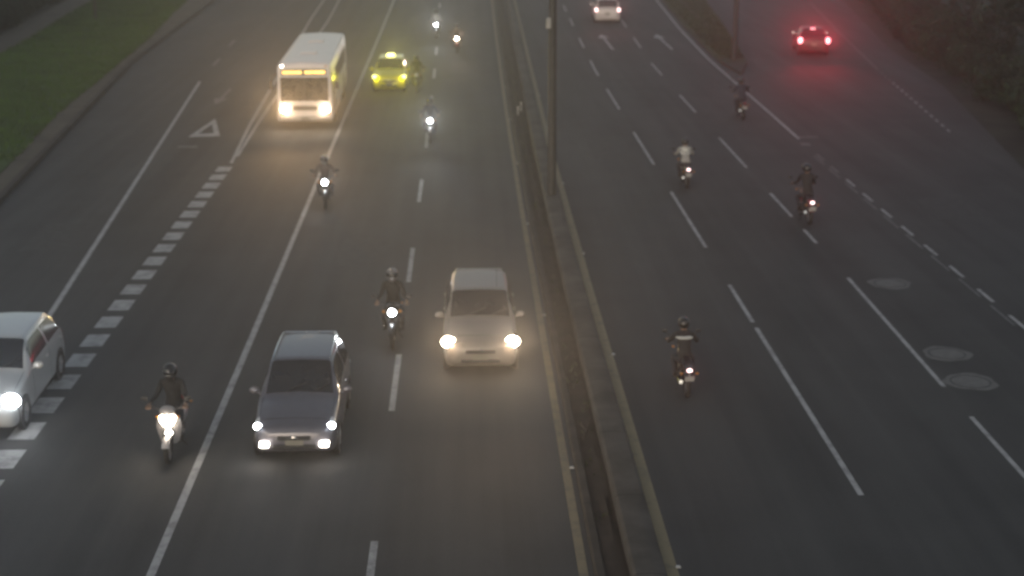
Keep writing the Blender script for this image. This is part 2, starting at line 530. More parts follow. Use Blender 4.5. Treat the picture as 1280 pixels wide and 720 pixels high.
for y in (83, 92):
    mb = MB(); x = -13.6 - 0.05 * (y - 83)
    mb.add([(x - .08, y, .0095), (x + .08, y, .0095), (x - .02, y + 3, .0095), (x - .18, y + 3, .0095)], [(0, 1, 2, 3)])
    mb.build('lane_marking', M['faint'], road)
# tiny dashes on the slip road
LINE_S = [(17.6, 45), (19.84, 61), (20.58, 67.7), (21.84, 79.3), (24.2, 98), (27.4, 122)]
for k in range(15):
    y = 61 + 1.25 * k
    mark(LINE_S, y, y + 0.62, 0.09, 'faint' if k > 11 else 'white')
mark(LINE_S, 80, 120, 0.08, 'faint')

# newer patches
for x, y, w_, l_ in ((-2.9, 42, 1.4, 3.2), (5.6, 58, 1.6, 4.5), (-12.0, 44, 1.5, 3.5), (15.6, 47, 1.8, 3.0)):
    mb = MB(); mb.add([(x - w_ / 2, y - l_ / 2, .0062), (x + w_ / 2, y - l_ / 2 + .05, .0062), (x + w_ / 2 - .04, y + l_ / 2, .0062), (x - w_ / 2 + .03, y + l_ / 2, .0062)], [(0, 1, 2, 3)])
    mb.build('asphalt_patch', M['patch_dark'], road)

# yellow edge lines at both sides of the median
strip('edge_line', M['yellow'], lambda y: pl(LINE_E, y) - .075, lambda y: pl(LINE_E, y) + .075, 0.009, 5, 180, parent=road)
strip('edge_line', M['yellow_b'], lambda y: pl(LINE_F, y) - .09, lambda y: pl(LINE_F, y) + .10, 0.009, 5, 180, parent=road)

# the median: soil channel, low left kerb, broad concrete kerb on the right
def loft_strip(name, mat, ref, prof, y0, y1, step=2.0, parent=None, jig=0.0, sharp=30):
    """prof: list of (dx, z) measured from the line ref"""
    mb = MB(); vs, fs = [], []
    n = int((y1 - y0) / step); k = len(prof)
    for i in range(n + 1):
        y = y0 + (y1 - y0) * i / n
        x = pl(ref, y)
        for j, (dx, z) in enumerate(prof):
            q = jig * mnoise.noise(Vector((x * 3 + j * 7.3, y * .9, j * 1.7)))
            q2 = jig * mnoise.noise(Vector((x * 3 + j * 3.3 + 40, y * .7, j * 2.7)))
            vs.append((x + dx + q2, y, z + q))
    for i in range(n):
        for j in range(k - 1):
            a = i * k + j
            fs.append((a, a + 1, a + 1 + k, a + k))
    mb.add(vs, fs)
    return mb.build(name, mat, parent, sharp=sharp)
med = bpy.data.objects.new('median', None); COL.objects.link(med)
tag(med, 'dark median strip of soil between a low kerb and a broad concrete kerb', 'median', kind='structure')
MID = [((pl(LINE_E, y) + pl(LINE_F, y)) / 2, y) for y in (4, 15, 40, 58, 83, 123, 160, 230)]
WID = lambda y: (pl(LINE_F, y) - pl(LINE_E, y))
loft_strip('low_kerb', M['kerb'], LINE_E, [(.17, .0), (.18, .085), (.20, .10), (.31, .10), (.33, .085), (.335, .0)], 5, 180, 2, med, .006)
loft_strip('soil_channel', M['soil'], LINE_E, [(.30, .03), (.38, .05), (.48, .035), (.58, .06), (.68, .04), (.80, .05), (.95, .02)], 5, 180, .5, med, .05)
loft_strip('concrete_kerb', M['concrete'], LINE_F, [(-.68, .0), (-.66, .20), (-.62, .235), (-.40, .25), (-.20, .235), (-.15, .20), (-.12, .0)], 5, 180, 1.5, med, .008)

# left verge: kerb, sidewalk, grass, path
loft_strip('kerb', M['kerb'], EDGE_L, [(.02, .0), (.0, .13), (-.03, .15), (-.22, .15), (-.24, .10)], 4, 230, 2, None, .006)
tag(bpy.data.objects['kerb'], 'low dirty kerb along the left side of the road', 'kerb', kind='structure')
sw = strip('sidewalk', M['sidewalk'], GRASS_L, lambda y: pl(EDGE_L, y) - .23, 0.13, 4, 230, thick=.13)
tag(sw, 'brownish sidewalk strip between the kerb and the grass', 'sidewalk', kind='structure')
gl = strip('grass_bank', M['grassy'], lambda y: pl(GRASS_L, y) - 7.2, lambda y: pl(GRASS_L, y) - .004, 0.16, 4, 230, thick=.16)
tag(gl, 'green grass bank left of the sidewalk', 'grass bank', kind='structure')
pth = strip('path', M['sidewalk'], lambda y: pl(GRASS_L, y) - 9.4, lambda y: pl(GRASS_L, y) - 7.22, 0.15, 40, 180, thick=.15)
tag(pth, 'pale dirt path beyond the grass bank', 'path', kind='structure')

# right verge: the green wedge between main road and slip road
V_L = lambda y: pl(LINE_R, y) + .45
V_R = lambda y: pl([(15.1, 80), (16.2, 90), (17.3, 101), (18.8, 118), (21.4, 140), (25, 170)], y)
vw = strip('verge', M['verge'], V_L, V_R, 0.15, 82.5, 170, 2, thick=.15)
tag(vw, 'green wedge of verge between the main road and the slip road', 'verge', kind='structure')
strip('drain_edge', M['concrete'], lambda y: pl([(16.05, 101), (17.0, 122), (18.2, 150)], y), lambda y: pl([(16.05, 101), (17.0, 122), (18.2, 150)], y) + .14, 0.19, 100.5, 150, 2, vw, thick=.05)
nose = MB()
nose.add([(V_L(82.5), 82.46, 0.0), (V_R(82.5), 82.46, 0.0), (14.35, 78.2, 0.0), (V_L(82.5), 82.46, .14), (V_R(82.5), 82.46, .14), (14.35, 78.4, .12)], [(0, 2, 5, 3), (2, 1, 4, 5), (3, 5, 4), (0, 3, 4, 1)])
nose.build('concrete_nose', M['kerb'], vw)

# grass blades, stuff
def grass(name, n, xr, yr, z, label, h=(.06, .2), mat='blade'):
    mb = MB(); vs, fs = [], []
    for i in range(n):
        y = rnd.uniform(*yr); x0, x1 = xr(y); x = rnd.uniform(x0, x1)
        a = rnd.uniform(0, math.pi); hh = rnd.uniform(*h); w_ = rnd.uniform(.015, .04)
        dx, dy = math.cos(a) * w_, math.sin(a) * w_
        lx, ly = rnd.uniform(-.08, .08), rnd.uniform(-.08, .08)
        o = len(vs)
        vs += [(x - dx, y - dy, z), (x + dx, y + dy, z), (x + lx, y + ly, z + hh)]
        fs.append((o, o + 1, o + 2))
    mb.add(vs, fs)
    me = bpy.data.meshes.new(name); me.from_pydata(mb.v, [], mb.f); me.materials.append(M[mat])
    o = bpy.data.objects.new(name, me); COL.objects.link(o)
    tag(o, label, 'grass', kind='stuff')
grass('grass', 34000, lambda y: (pl(GRASS_L, y) - 7.3, pl(GRASS_L, y) + .15), (55, 128), 0.155, 'short green grass growing on the left bank')
grass('grass', 7000, lambda y: (V_L(y) + .1, V_R(y) - .1), (84, 135), 0.145, 'short green grass growing on the wedge verge', mat='verge')

grass('weeds', 260, lambda y: (pl(LINE_E, y) + .36, pl(LINE_E, y) + .66), (16, 90), 0.03, 'low weeds growing in the soil of the median', h=(.04, .16), mat='verge')
# ------------------------------------------------------------------ road studs, covers, posts
def stud(x, y, label):
    mb = MB()
    mb.box((0, 0, .014), (.09, .08, .02), 0, .7)
    o = mb.build('road_stud', M['reflector'])
    o.location = (x, y, .006)
    tag(o, label, 'road stud', 'reflective studs along the median')
for y in (16.1, 25.8, 35.5, 45.2, 54.9, 64.6, 74.3):
    stud(pl(LINE_E, y) + .115, y, 'small pale reflective stud beside the yellow line left of the median')
for y in (21.7, 32.4, 41.5, 51.2, 61.9, 71.7):
    stud(pl(LINE_F, y) - .105 + .22, y, 'small pale reflective stud beside the yellow line right of the median')

def cover(x, y, r, label):
    t = thing('manhole_cover', label, 'manhole cover', (x, y, .004), rnd.uniform(0, 3), 'round pale covers in the right lane')
    mb = MB(); mb.lathe([(0.001, .008), (r * .70, .008)], (0, 0, 0), 'z', 32); mb.build('lid', M['patch'], t)
    mb = MB(); mb.lathe([(r * .705, .004), (r * .705, .0115), (r * .77, .0115), (r * .77, .004)], (0, 0, 0), 'z', 32); mb.build('iron_ring', M['patch_ring'], t)
    mb = MB()
    prof = []
    vs, fs = [], []
    n = 40
    for k in range(n):
        a = 2 * math.pi * k / n
        rr = r * (1 + .06 * math.sin(3 * a + x) + .04 * math.sin(7 * a + y))
        vs += [(r * .775 * math.cos(a), r * .775 * math.sin(a), .007), (rr * math.cos(a), rr * math.sin(a), .005)]
    for k in range(n):
        k2 = (k + 1) % n
        fs.append((2 * k, 2 * k + 1, 2 * k2 + 1, 2 * k2))
    mb.add(vs, fs); mb.build('cement_surround', M['patch'], t)
cover(11.12, 38.1, .55, 'faint pale round manhole cover, farthest of three in the right lane')
cover(10.80, 32.2, .54, 'pale round manhole cover, middle one of three in the right lane')
cover(10.72, 30.3, .56, 'pale round manhole cover nearest the camera in the right lane')

def lamp_post(x, y, h, label, arms, box=None):
    t = thing('street_lamp', label, 'street lamp', (x, y, .02), 0, 'tall dark lamp posts')
    mb = MB(); mb.lathe([(.001, .03), (.20, .03), (.20, 0), (.20, .0)], (0, 0, 0), 'z', 16)
    mb.box((0, 0, .12), (.34, .34, .22), 0, .85, bev=.02); mb.build('base', M['concrete'], t)
    mb = MB(); mb.tube([(0, 0, .22), (0, 0, h * .5), (0, 0, h)], [.15, .12, .08], 14); mb.build('pole', M['steel'], t)
    for s in arms:
        mb = MB(); mb.tube([(0, 0, h - .15), (s * .5, 0, h + .15), (s * 1.2, 0, h + .32), (s * 2.0, 0, h + .38)], [.05, .045, .04, .035], 10)
        a = mb.build('arm', M['steel'], t)
        mb = MB(); mb.ell((s * 2.25, 0, h + .37), (.38, .15, .09)); mb.ell((s * 2.28, 0, h + .31), (.26, .11, .08), mi=1)
        mb.build('lamp_head', [M['steel'], M['lamp_off']], a)
    if box:
        mb = MB(); mb.box((-.13, -.09, box), (.14, .16, .34), bev=.02); mb.tube([(0, 0, box), (-.10, -.05, box)], .02, 8)
        mb.build('sensor_box', M['pale'], t)
lamp_post(2.80, 48.3, 12.0, 'tall dark lamp post standing in the median', (-1, 1), box=5.75)
lamp_post(14.84, 83.4, 10.5, 'tall grey lamp post at the nose of the green wedge verge', (1,))

def marker(x, y, h, name, label, cat, mat, r=.05, group=None, band='reflector'):
    t = thing(name, label, cat, (x, y, .02), 0, group)
    mb = MB(); mb.tube([(0, 0, 0), (0, 0, h)], [r, r * .8], 10); mb.build('post', M[mat], t)
    mb = MB(); mb.lathe([(r * 1.0, h * .72), (r * 1.12, h * .73), (r * 1.12, h * .92), (r * 1.0, h * .93)], (0, 0, 0), 'z', 12); mb.build('band', M[band], t)
marker(2.32, 65.6, .42, 'marker_post', 'thin pale marker post on the left side of the median', 'marker post', 'pale', .04)
marker(2.50, 66.8, .42, 'marker_post', 'thin pale marker post in the middle of the median soil', 'marker post', 'pale', .035)
marker(25.9, 71.2, 1.7, 'roadside_post', 'grey post at the right edge of the slip road before the dark shrubs', 'post', 'steel', .08, band='concrete')
def utility(x, y):
    t = thing('utility_pole', 'thin pale utility pole behind the grass bank', 'utility pole', (x, y, .0))
    mb = MB(); mb.tube([(0, 0, 0), (0, 0, 5), (0, 0, 9)], [.11, .09, .07], 10); mb.build('pole', M['concrete'], t)
    mb = MB(); mb.box((0, 0, 8.5), (1.6, .09, .09)); cb = mb.build('crossarm', M['steel'], t)
    for s in (-.7, 0.25, .7):
        mb = MB(); mb.lathe([(.001, 0), (.04, 0), (.03, .06), (.045, .09), (.001, .14)], (s, 0, 8.545), 'z', 10); mb.build('insulator', M['pale'], cb)
utility(-25.3, 106.5)
br = MB(); br.tube([(2.20, 27.0, .10), (2.30, 27.35, .13), (2.37, 27.75, .12), (2.42, 28.1, .16)], [.02, .016, .012, .006], 7)
br.tube([(2.30, 27.35, .13), (2.21, 27.62, .15), (2.17, 27.9, .12)], [.013, .01, .005], 7)
tag(br.build('fallen_branch', M['bark']), 'small forked dark twig lying on the median soil', 'branch')

# ------------------------------------------------------------------ shells of cars: a surface through measured sections
def pchip(xs, ys, q):
    xs = np.asarray(xs, float); ys = np.asarray(ys, float)
    h = np.diff(xs); d = np.diff(ys, axis=0) / h[:, None]
    m_ = np.zeros_like(ys)
    for i in range(1, len(xs) - 1):
        a, b = d[i - 1], d[i]
        w1, w2 = 2 * h[i] + h[i - 1], h[i] + 2 * h[i - 1]
        with np.errstate(divide='ignore', invalid='ignore'):
            hm = (w1 + w2) / (w1 / a + w2 / b)
        m_[i] = np.where(a * b > 0, hm, 0)
    m_[0], m_[-1] = d[0], d[-1]
    i = min(max(int(np.searchsorted(xs, q, 'right') - 1), 0), len(xs) - 2)
    t = (q - xs[i]) / h[i]
    return ((1 + 2 * t) * (1 - t) ** 2 * ys[i] + t * (1 - t) ** 2 * h[i] * m_[i]
            + t * t * (3 - 2 * t) * ys[i + 1] + t * t * (t - 1) * h[i] * m_[i + 1])

class Shell:
    """sections: list of (y, [(x, z) * K]) half profiles from the underside centre to the roof centre"""
    def __init__(self, secs):
        self.K = len(secs[0][1])
        self.n = len(secs)
        self.P = np.array([[(x, y, z) for x, z in pr] for y, pr in secs], float)   # n, K, 3
        self.fine = 12
        # sections sampled finely along u, cached
        self.cache = {}
    def row(self, u):
        k = round(u, 4)
        if k not in self.cache:
            flat = self.P.reshape(self.n, -1)
            self.cache[k] = pchip(range(self.n), flat, u).reshape(self.K, 3)
        return self.cache[k]
    def pt(self, u, v):
        s = 1 if v >= 0 else -1
        r = self.row(u)
        q = pchip(range(self.K), r, abs(v))
        return Vector((s * q[0], q[1], q[2]))
    def pv(self, u, s):
        """s runs from -(K-1) (left underside) over 0 (roof centre) to K-1"""
        v = (self.K - 1) - abs(s)
        q = self.pt(u, v)
        return Vector((q.x if s >= 0 else -q.x, q.y, q.z))
    def normal(self, u, s):
        e = .02
        u0, u1 = max(0, u - e), min(self.n - 1, u + e)
        a = self.pv(u1, s) - self.pv(u0, s)
        b = self.pv(u, s + e) - self.pv(u, s - e)
        n_ = b.cross(a)
        if n_.length < 1e-9: return Vector((0, 0, 1))
        return n_.normalized()
    def body(self, nu=56, nv=30):
        mb = MB(); vs, fs = [], []
        K = self.K - 1
        ss = [-K + 2 * K * j / (2 * nv) for j in range(2 * nv + 1)]
        us = [(self.n - 1) * i / nu for i in range(nu + 1)]
        W = len(ss)
        for u in us:
            for s in ss: vs.append(self.pv(u, s))
        for i in range(nu):
            for j in range(W - 1):
                a = i * W + j
                fs.append((a, a + 1, a + 1 + W, a + W))
        fs.append(tuple(range(W))); fs.append(tuple(range(nu * W + W - 1, nu * W - 1, -1)))
        mb.add(vs, fs)
        return mb
    def patch(self, u0, u1, s0, s1, off=.004, nu=8, nv=8, mb=None, mi=0, skew=None, depth=.02):
        mb = mb or MB(); vs, fs = [], []
        for i in range(nu + 1):
            for j in range(nv + 1):
                a, b = i / nu, j / nv
                s = s0 + (s1 - s0) * b
                ua = (u0(b) if callable(u0) else u0); ub = (u1(b) if callable(u1) else u1)
                u = ua + (ub - ua) * a
                p = self.pv(u, s); n_ = self.normal(u, s)
                vs.append(p + n_ * off); vs.append(p - n_ * depth)
        W = nv + 1
        def id(i, j, k): return 2 * (i * W + j) + k
        for i in range(nu):
            for j in range(nv):
                fs.append((id(i, j, 0), id(i, j + 1, 0), id(i + 1, j + 1, 0), id(i + 1, j, 0)))
        for i in range(nu):
            fs.append((id(i, 0, 0), id(i + 1, 0, 0), id(i + 1, 0, 1), id(i, 0, 1)))
            fs.append((id(i, nv, 0), id(i, nv, 1), id(i + 1, nv, 1), id(i + 1, nv, 0)))
        for j in range(nv):
            fs.append((id(0, j, 0), id(0, j, 1), id(0, j + 1, 1), id(0, j + 1, 0)))
            fs.append((id(nu, j, 0), id(nu, j + 1, 0), id(nu, j + 1, 1), id(nu, j, 1)))
        mb.add(vs, fs, mi)
        return mb

def hood_sec(w, zl, zt, crown=.02, zm=None):
    zm = zm or (zl + zt) * .5
    return [(0, zl), (w * .80, zl), (w * .97, zl + .07), (w, zm), (w * .97, zt - .09), (w * .88, zt - .015), (w * .5, zt + crown * .7), (0, zt + crown)]
def cab_sec(w, zl, belt, wr, H):
    return [(0, zl), (w * .80, zl), (w * .97, zl + .07), (w, (zl + belt) * .52), (w * .965, belt), (wr, H - .07), (wr * .88, H - .012), (0, H + .01)]

def wheel_mesh(r, wd):
    mb = MB()
    mb.lathe([(r * .62, -wd / 2), (r * .92, -wd / 2), (r, -wd * .32), (r, wd * .32), (r * .92, wd / 2), (r * .62, wd / 2)], (0, 0, 0), 'x', 30)
    ty = mb.mesh('tyre', M['rubber'])
    mb = MB()
    mb.lathe([(r * .64, -wd * .45), (r * .60, -wd * .36), (r * .22, -wd * .30), (.001, -wd * .34)], (0, 0, 0), 'x', 30)
    mb.lathe([(r * .64, wd * .45), (r * .60, wd * .36), (r * .22, wd * .30), (.001, wd * .34)], (0, 0, 0), 'x', 30)
    for k in range(5):
        a = 2 * math.pi * k / 5
        for s in (-1, 1):
            mb.tube([(s * wd * .37, r * .10 * math.cos(a), r * .10 * math.sin(a)), (s * wd * .40, r * .6 * math.cos(a), r * .6 * math.sin(a))], r * .07, 6)
    return ty, mb.mesh('rim', M['alloy'])
WHEELS = {}
def wheels(parent, pos, r, wd):
    if (r, wd) not in WHEELS: WHEELS[(r, wd)] = wheel_mesh(r, wd)
    ty, rim = WHEELS[(r, wd)]
    for x, y in pos:
        h = bpy.data.objects.new('wheel', None); COL.objects.link(h); h.parent = parent; h.location = (x, y, r)
        for me in (ty, rim):
            o = bpy.data.objects.new(me.name.split('.')[0], me); COL.objects.link(o); o.parent = h

def text_plate(parent, name, txt, loc, size, mat, mat_txt, h, rot):
    mb = MB(); mb.box((0, 0, 0), (size[0], .012, size[1]), bev=.004)
    o = mb.build(name, mat, parent, loc)
    o.rotation_euler = rot
    return o

def car(name, label, cat, loc, rz, sp, rear_view=False, group=None):
    """front faces local -y; y=0 is the front bumper"""
    t = thing(name, label, cat, loc, rz, group)
    W = sp['W'] / 2; L = sp['L']; zl = .17
    hz0, hz1 = sp['hood']            # hood height at front, at cowl
    cy, wy, ry, ty = sp['cowl'], sp['wtop'], sp['rtop'], sp['tglass']
    H, wr, belt = sp['H'], sp['roofw'] / 2, sp['belt']
    deck = sp['deck']
    secs = [
        (0.0,        hood_sec(W * .66, .30, hz0 - .16, .01)),
        (0.07,       hood_sec(W * .84, .24, hz0 - .07, .015)),
        (0.26,       hood_sec(W * .955, zl, hz0, .03)),
        (cy * .62,   hood_sec(W * .99, zl, (hz0 + hz1) / 2 + .02, .04)),
        (cy,         [(0, zl), (W * .80, zl), (W * .97, zl + .07), (W, (zl + belt) * .52), (W * .965, belt - .02), (W * .87, hz1 + .0), (W * .5, hz1 + .03), (0, hz1 + .045)]),
        (wy,         cab_sec(W, zl, belt, wr, H)),
        ((wy + ry) / 2, cab_sec(W, zl, belt + .01, wr * 1.01, H + .02)),
        (ry,         cab_sec(W, zl, belt + .03, wr * .97, H - .01)),
        (ty,         [(0, zl), (W * .80, zl), (W * .97, zl + .07), (W * .995, (zl + belt) * .52), (W * .95, belt - .01), (W * .85, deck - .01), (W * .5, deck + .015), (0, deck + .02)]),
        (L - .07,    hood_sec(W * .93, .24, deck - .03, .02)),
        (L,          hood_sec(W * .78, .30, deck - .16, .01)),
    ]
    sh = Shell(secs)
    paint_ = M[sp['paint']]
    sh.body().build('body', paint_, t, sharp=40)
    body = t.children[0]
    K = 7
    # glass
    sh.patch(4.10, 4.90, -2.0 + .22, 2.0 - .22, .004, 10, 18).build('windscreen', M['glass'], t)
    sh.patch(7.12, 7.86, -1.75, 1.75, .004, 8, 16).build('rear_window', M['glass'], t)
    for s in (-1, 1):
        mb = sh.patch(lambda b: 4.46 + .22 * (b if s > 0 else 1 - b) * -1 + .2, lambda b: 5.92, s * 2.86 if s < 0 else s * 2.14, s * 2.14 if s < 0 else s * 2.86, .004, 8, 6)
        mb.build('side_window', M['glass'], t)
        mb = sh.patch(lambda b: 6.04, lambda b: 7.40, s * 2.86 if s < 0 else s * 2.14, s * 2.14 if s < 0 else s * 2.86, .004, 8, 6)
        mb.build('side_window', M['glass'], t)
        # chrome window line and door gaps
        mb = MB()
        mb.tube([sh.pv(u, s * 2.05) + sh.normal(u, s * 2.05) * .004 for u in (4.75, 5, 5.5, 6, 6.5, 7, 7.4)], .010, 6)
        mb.build('roof_trim', M[sp.get('trim', 'black')], t)
        mb = MB()
        for u in (4.35, 5.98, 7.35):
            mb.tube([sh.pv(u, s * q) + sh.normal(u, s * q) * .0005 for q in (3.05, 3.5, 4, 4.5, 5)], .004, 5)
        mb.tube([sh.pv(u, s * 4.95) + sh.normal(u, s * 4.95) * .0005 for u in (4.35, 5, 5.98, 7, 7.35)], .004, 5)
        mb.build('door_gap', M['black'], t)
        for u in (5.7, 7.05):
            mb = MB(); p = sh.pv(u, s * 3.3) + sh.normal(u, s * 3.3) * .018
            mb.box(p, (.028, .17, .03), bev=.008); mb.build('door_handle', paint_, t)
        # mirror
        mb = MB()
        p = sh.pv(4.35, s * 3.0)
        q = Vector((s * (W + .10), p.y + .02, p.z + .07))
        mb.ell(q, (.10, .055, .075)); mb.tube([p, q], .022, 6)
        mi_ = mb.build('mirror', M[sp.get('mirror', sp['paint'])], t)
        mb = MB(); mb.ell(q + Vector((0, .045, 0)), (.085, .016, .06)); mb.build('mirror_glass', M['chrome'], mi_)
    # hood seam, wipers
    mb = MB()
    for s in (-1, 1):
        mb.tube([sh.pv(u, s * 1.95) + Vector((0, 0, .001)) for u in (2.2, 2.6, 3, 3.5, 3.95)], .005, 5)
    mb.tube([sh.pv(2.1, q * .25) + Vector((0, -.002, .001)) for q in range(-7, 8)], .005, 5)
    mb.build('bonnet_gap', M['black'], t)
    for x in (-.30, .22):
        mb = MB()
        a = sh.pv(4.06, x / .5 * 1.2); b_ = sh.pv(4.35, x / .5 * 1.2 + 1.0)
        mb.tube([a + Vector((0, -.02, .02)), b_ + sh.normal(4.35, x / .5 * 1.2 + 1.0) * .02], .008, 6); mb.build('wiper', M['black'], t)
    # front end
    zf = hz0
    mb = MB(); mb.box((0, -.006, zf - .25), (W * .80, .05, .085), bev=.02)
    gr = mb.build('grille', M['black'], t)
    mb = MB()
    for k in range(3): mb.box((0, -.034, zf - .225 - .022 * k), (W * .74, .008, .006))
    mb.build('grille_bar', M['chrome' if sp.get('chrome') else 'black'], gr)
    mb = MB(); mb.box((0, .0, .345), (W * 1.05, .05, .09), bev=.02); mb.build('air_intake', M['black'], t)
    mb = MB(); mb.box((0, -.012, .43), (.33, .014, .15), bev=.004)
    mb.build('number_plate', M[sp.get('plate', 'plate')], t)
    mb = MB()
    e = Vector((0, -.035, zf - .235))
    if sp.get('emblem') == 'diamond':
        mb.tube([e + Vector((0, 0, .075)), e + Vector((.05, 0, 0)), e + Vector((0, 0, -.075)), e + Vector((-.05, 0, 0)), e + Vector((0, 0, .075))], .013, 6)
    else:
        mb.ell(e, (.055, .012, .035))
    mb.build('emblem', M['chrome'], t)
    # lamps
    lit = sp.get('front')
    for s in (-1, 1):
        a0, a1 = (1.9, 2.95) if s > 0 else (-2.95, -1.9)
        mb = sh.patch(1.35, 2.35, a0, a1, .006, 8, 8)
        hl = mb.build('headlight', M['lamp_off'], t)
        if lit:
            p = sh.pv(1.55, s * 2.45); n_ = sh.normal(1.55, s * 2.45)
            mb = MB(); r_ = lit.get('r', .075)
            mb.ell(p + n_ * .012, (r_ * 1.05, .045, r_ * .85)); mb.build('headlight_bulb', M[lit['mat']], hl)
            beam(hl, p + Vector((0, -.13, .02)), lit['col'], lit['W'] * (1 if s > 0 else lit.get('bal', 1)), aim=lit.get('aim', (0, -1, .48)), cone=lit.get('cone', 80), spill=min(lit.get('spill', 9), lit['W'] * .01))
        if sp.get('fog'):
            fx = W * .70
            mb = MB(); mb.box((s * fx, -.0, .40), (.17, .14, .095), bev=.02, rot=None)
            fg = mb.build('fog_light', M['e_fog'], t)
            beam(fg, (s * fx, -.16, .40), (1, .88, .76), sp['fog'], aim=(0, -1, .30), cone=90, spill=1.2)
        # rear lamps
        b0, b1 = (2.35, 3.9) if s > 0 else (-3.9, -2.35)
        mb = sh.patch(8.35, 9.35, b0, b1, .006, 8, 8)
        tl = mb.build('tail_light', M['tail_off'], t)
        if sp.get('tail'):
            q = sp['tail']
            p = sh.pv(9.05, s * 3.0)
            mb = MB(); mb.ell(p + Vector((0, .035, 0)), (q.get('r', .10), .05, q.get('r', .10) * 1.35)); mb.build('tail_bulb', M[q['mat']], tl)
            glow(tl, p + Vector((0, .16, 0)), q['col'], q['W'])
    if sp.get('stop'):
        p = sh.pv(7.10, 0)
        mb = MB(); mb.box(p + Vector((0, .03, -.0)), (.26, .05, .05), bev=.01); st = mb.build('stop_lamp', M[sp['tail']['mat']], t)
        glow(st, p + Vector((0, .14, .06)), sp['tail']['col'], sp['tail']['W'] * .3)
    mb = MB(); mb.box((0, L + .004, .62), (.33, .014, .15), bev=.004); mb.build('number_plate', M[sp.get('plate', 'plate')], t)
    mb = MB(); mb.box((0, L - .03, .36), (W * 1.5, .10, .14), bev=.03); mb.build('rear_bumper', M[sp.get('bumper', sp['paint'])], t)
    # wheels and arches
    r = sp.get('wr', .29)
    yf, yr = sp.get('axle_f', .68), L - sp.get('axle_r', .62)
    for y in (yf, yr):
        for s in (-1, 1):
            mb = MB(); mb.lathe([(r * .8, 0), (r + .055, 0), (r + .05, s * -.12), (r * .8, s * -.12)], (s * (W + .006), y, r), 'x', 28)
            mb.build('wheel_arch', M['black'], t)
    wheels(t, [(s * (W - .085), y) for y in (yf, yr) for s in (-1, 1)], r, .19)
    # roof extras
    if sp.get('rails'):
        for s in (-1, 1):
            mb = MB(); pts = [sh.pv(u, s * 1.45) + Vector((0, 0, .045)) for u in (5.1, 5.6, 6.0, 6.5, 6.95)]
            pts = [sh.pv(5.02, s * 1.45)] + pts + [sh.pv(7.0, s * 1.45)]
            mb.tube(pts, .014, 8); mb.build('roof_rail', M['chrome'], t)
    if sp.get('spoiler'):
        p = sh.pv(7.0, 0)
        mb = MB(); mb.box((0, p.y + .02, p.z - .005), (wr * 1.75, .16, .03), bev=.012); so = mb.build('spoiler', paint_, t)
        for x in sp['spoiler']:
            mb = MB(); mb.ell((x * wr, p.y - .03, p.z + .018), (.02, .02, .018)); mb.build('spoiler_stud', M['chrome'], so)
    if sp.get('antenna'):
        p = sh.pv(5.15, .6)
        mb = MB(); mb.tube([p, p + Vector((0, .22, .38))], [.006, .003], 6); mb.build('antenna', M['black'], t)
    if sp.get('roof_sign'):
        p = sh.pv(5.5, 0)
        mb = MB(); mb.box((0, p.y, p.z + .075), (.42, .16, .13), 0, .8, bev=.02); rs = mb.build('roof_sign', M['e_yellow'], t)
        glow(rs, (0, p.y - .16, p.z + .12), (1, .95, .25), sp['roof_sign'], aim=(.4, -1, .3))
    return t

WARM, COOL = (1.0, .72, .46), (.88, .94, 1.0)
car('hatchback', 'small silver grey hatchback with four lit front lamps, driving left of the dashed line', 'car',
    (-3.17, 26.15, 0), 0,
    dict(W=1.56, L=3.75, H=1.47, hood=(.76, .93), cowl=1.12, wtop=1.78, rtop=3.42, tglass=3.62, roofw=1.16, belt=.92, deck=.95, paint='silver', trim='chrome',
         front=dict(mat='e_white', col=COOL, W=60, r=.07), fog=40, rails=True, spoiler=(-.75, -.1, .35, .85), emblem='oval', chrome=True))
car('hatchback', 'small beige hatchback with two glaring warm headlights, driving beside the median', 'car',
    (.30, 31.0, 0), 0,
    dict(W=1.60, L=3.70, H=1.46, hood=(.80, .96), cowl=1.12, wtop=1.80, rtop=3.42, tglass=3.60, roofw=1.24, belt=.93, deck=.95, paint='beige', trim='beige',
         front=dict(mat='e_warm', col=WARM, W=2700, r=.145, bal=.6), emblem='diamond', spoiler=(-.8, -.65, -.5, -.35, -.2), antenna=True))
car('hatchback', 'white hatchback cut off by the left edge of the picture', 'car',
    (-9.45, 27.55, 0), RAD(1.5),
    dict(W=1.70, L=4.25, H=1.46, hood=(.80, .97), cowl=1.22, wtop=1.98, rtop=3.75, tglass=4.08, roofw=1.24, belt=.95, deck=1.0, paint='whitecar', trim='chrome',
         front=dict(mat='e_white', col=COOL, W=800, r=.17, spill=4), emblem='oval', wr=.31))
car('taxi', 'yellow taxi with a lit roof sign, driving behind the bus', 'taxi',
    (-3.58, 72.6, 0), 0,
    dict(W=1.60, L=3.80, H=1.46, hood=(.82, .97), cowl=1.12, wtop=1.78, rtop=3.42, tglass=3.66, roofw=1.16, belt=.93, deck=.96, paint='taxi',
         front=dict(mat='e_yellow', col=(1, .92, .06), W=1700, r=.10, aim=(.24, -1, .40), cone=62), roof_sign=500, emblem='oval'))
car('sedan', 'dark sedan glowing red from its three brake lights on the right slip road', 'car',
    (20.45, 90.6, 0), RAD(180 - 7.5),
    dict(W=1.72, L=4.30, H=1.43, hood=(.78, .95), cowl=1.25, wtop=1.95, rtop=3.1, tglass=3.62, roofw=1.18, belt=.94, deck=.98, paint='darkred',
         tail=dict(mat='e_red', col=(1, .025, .06), W=1500, r=.13), stop=True, emblem='oval', wr=.30))
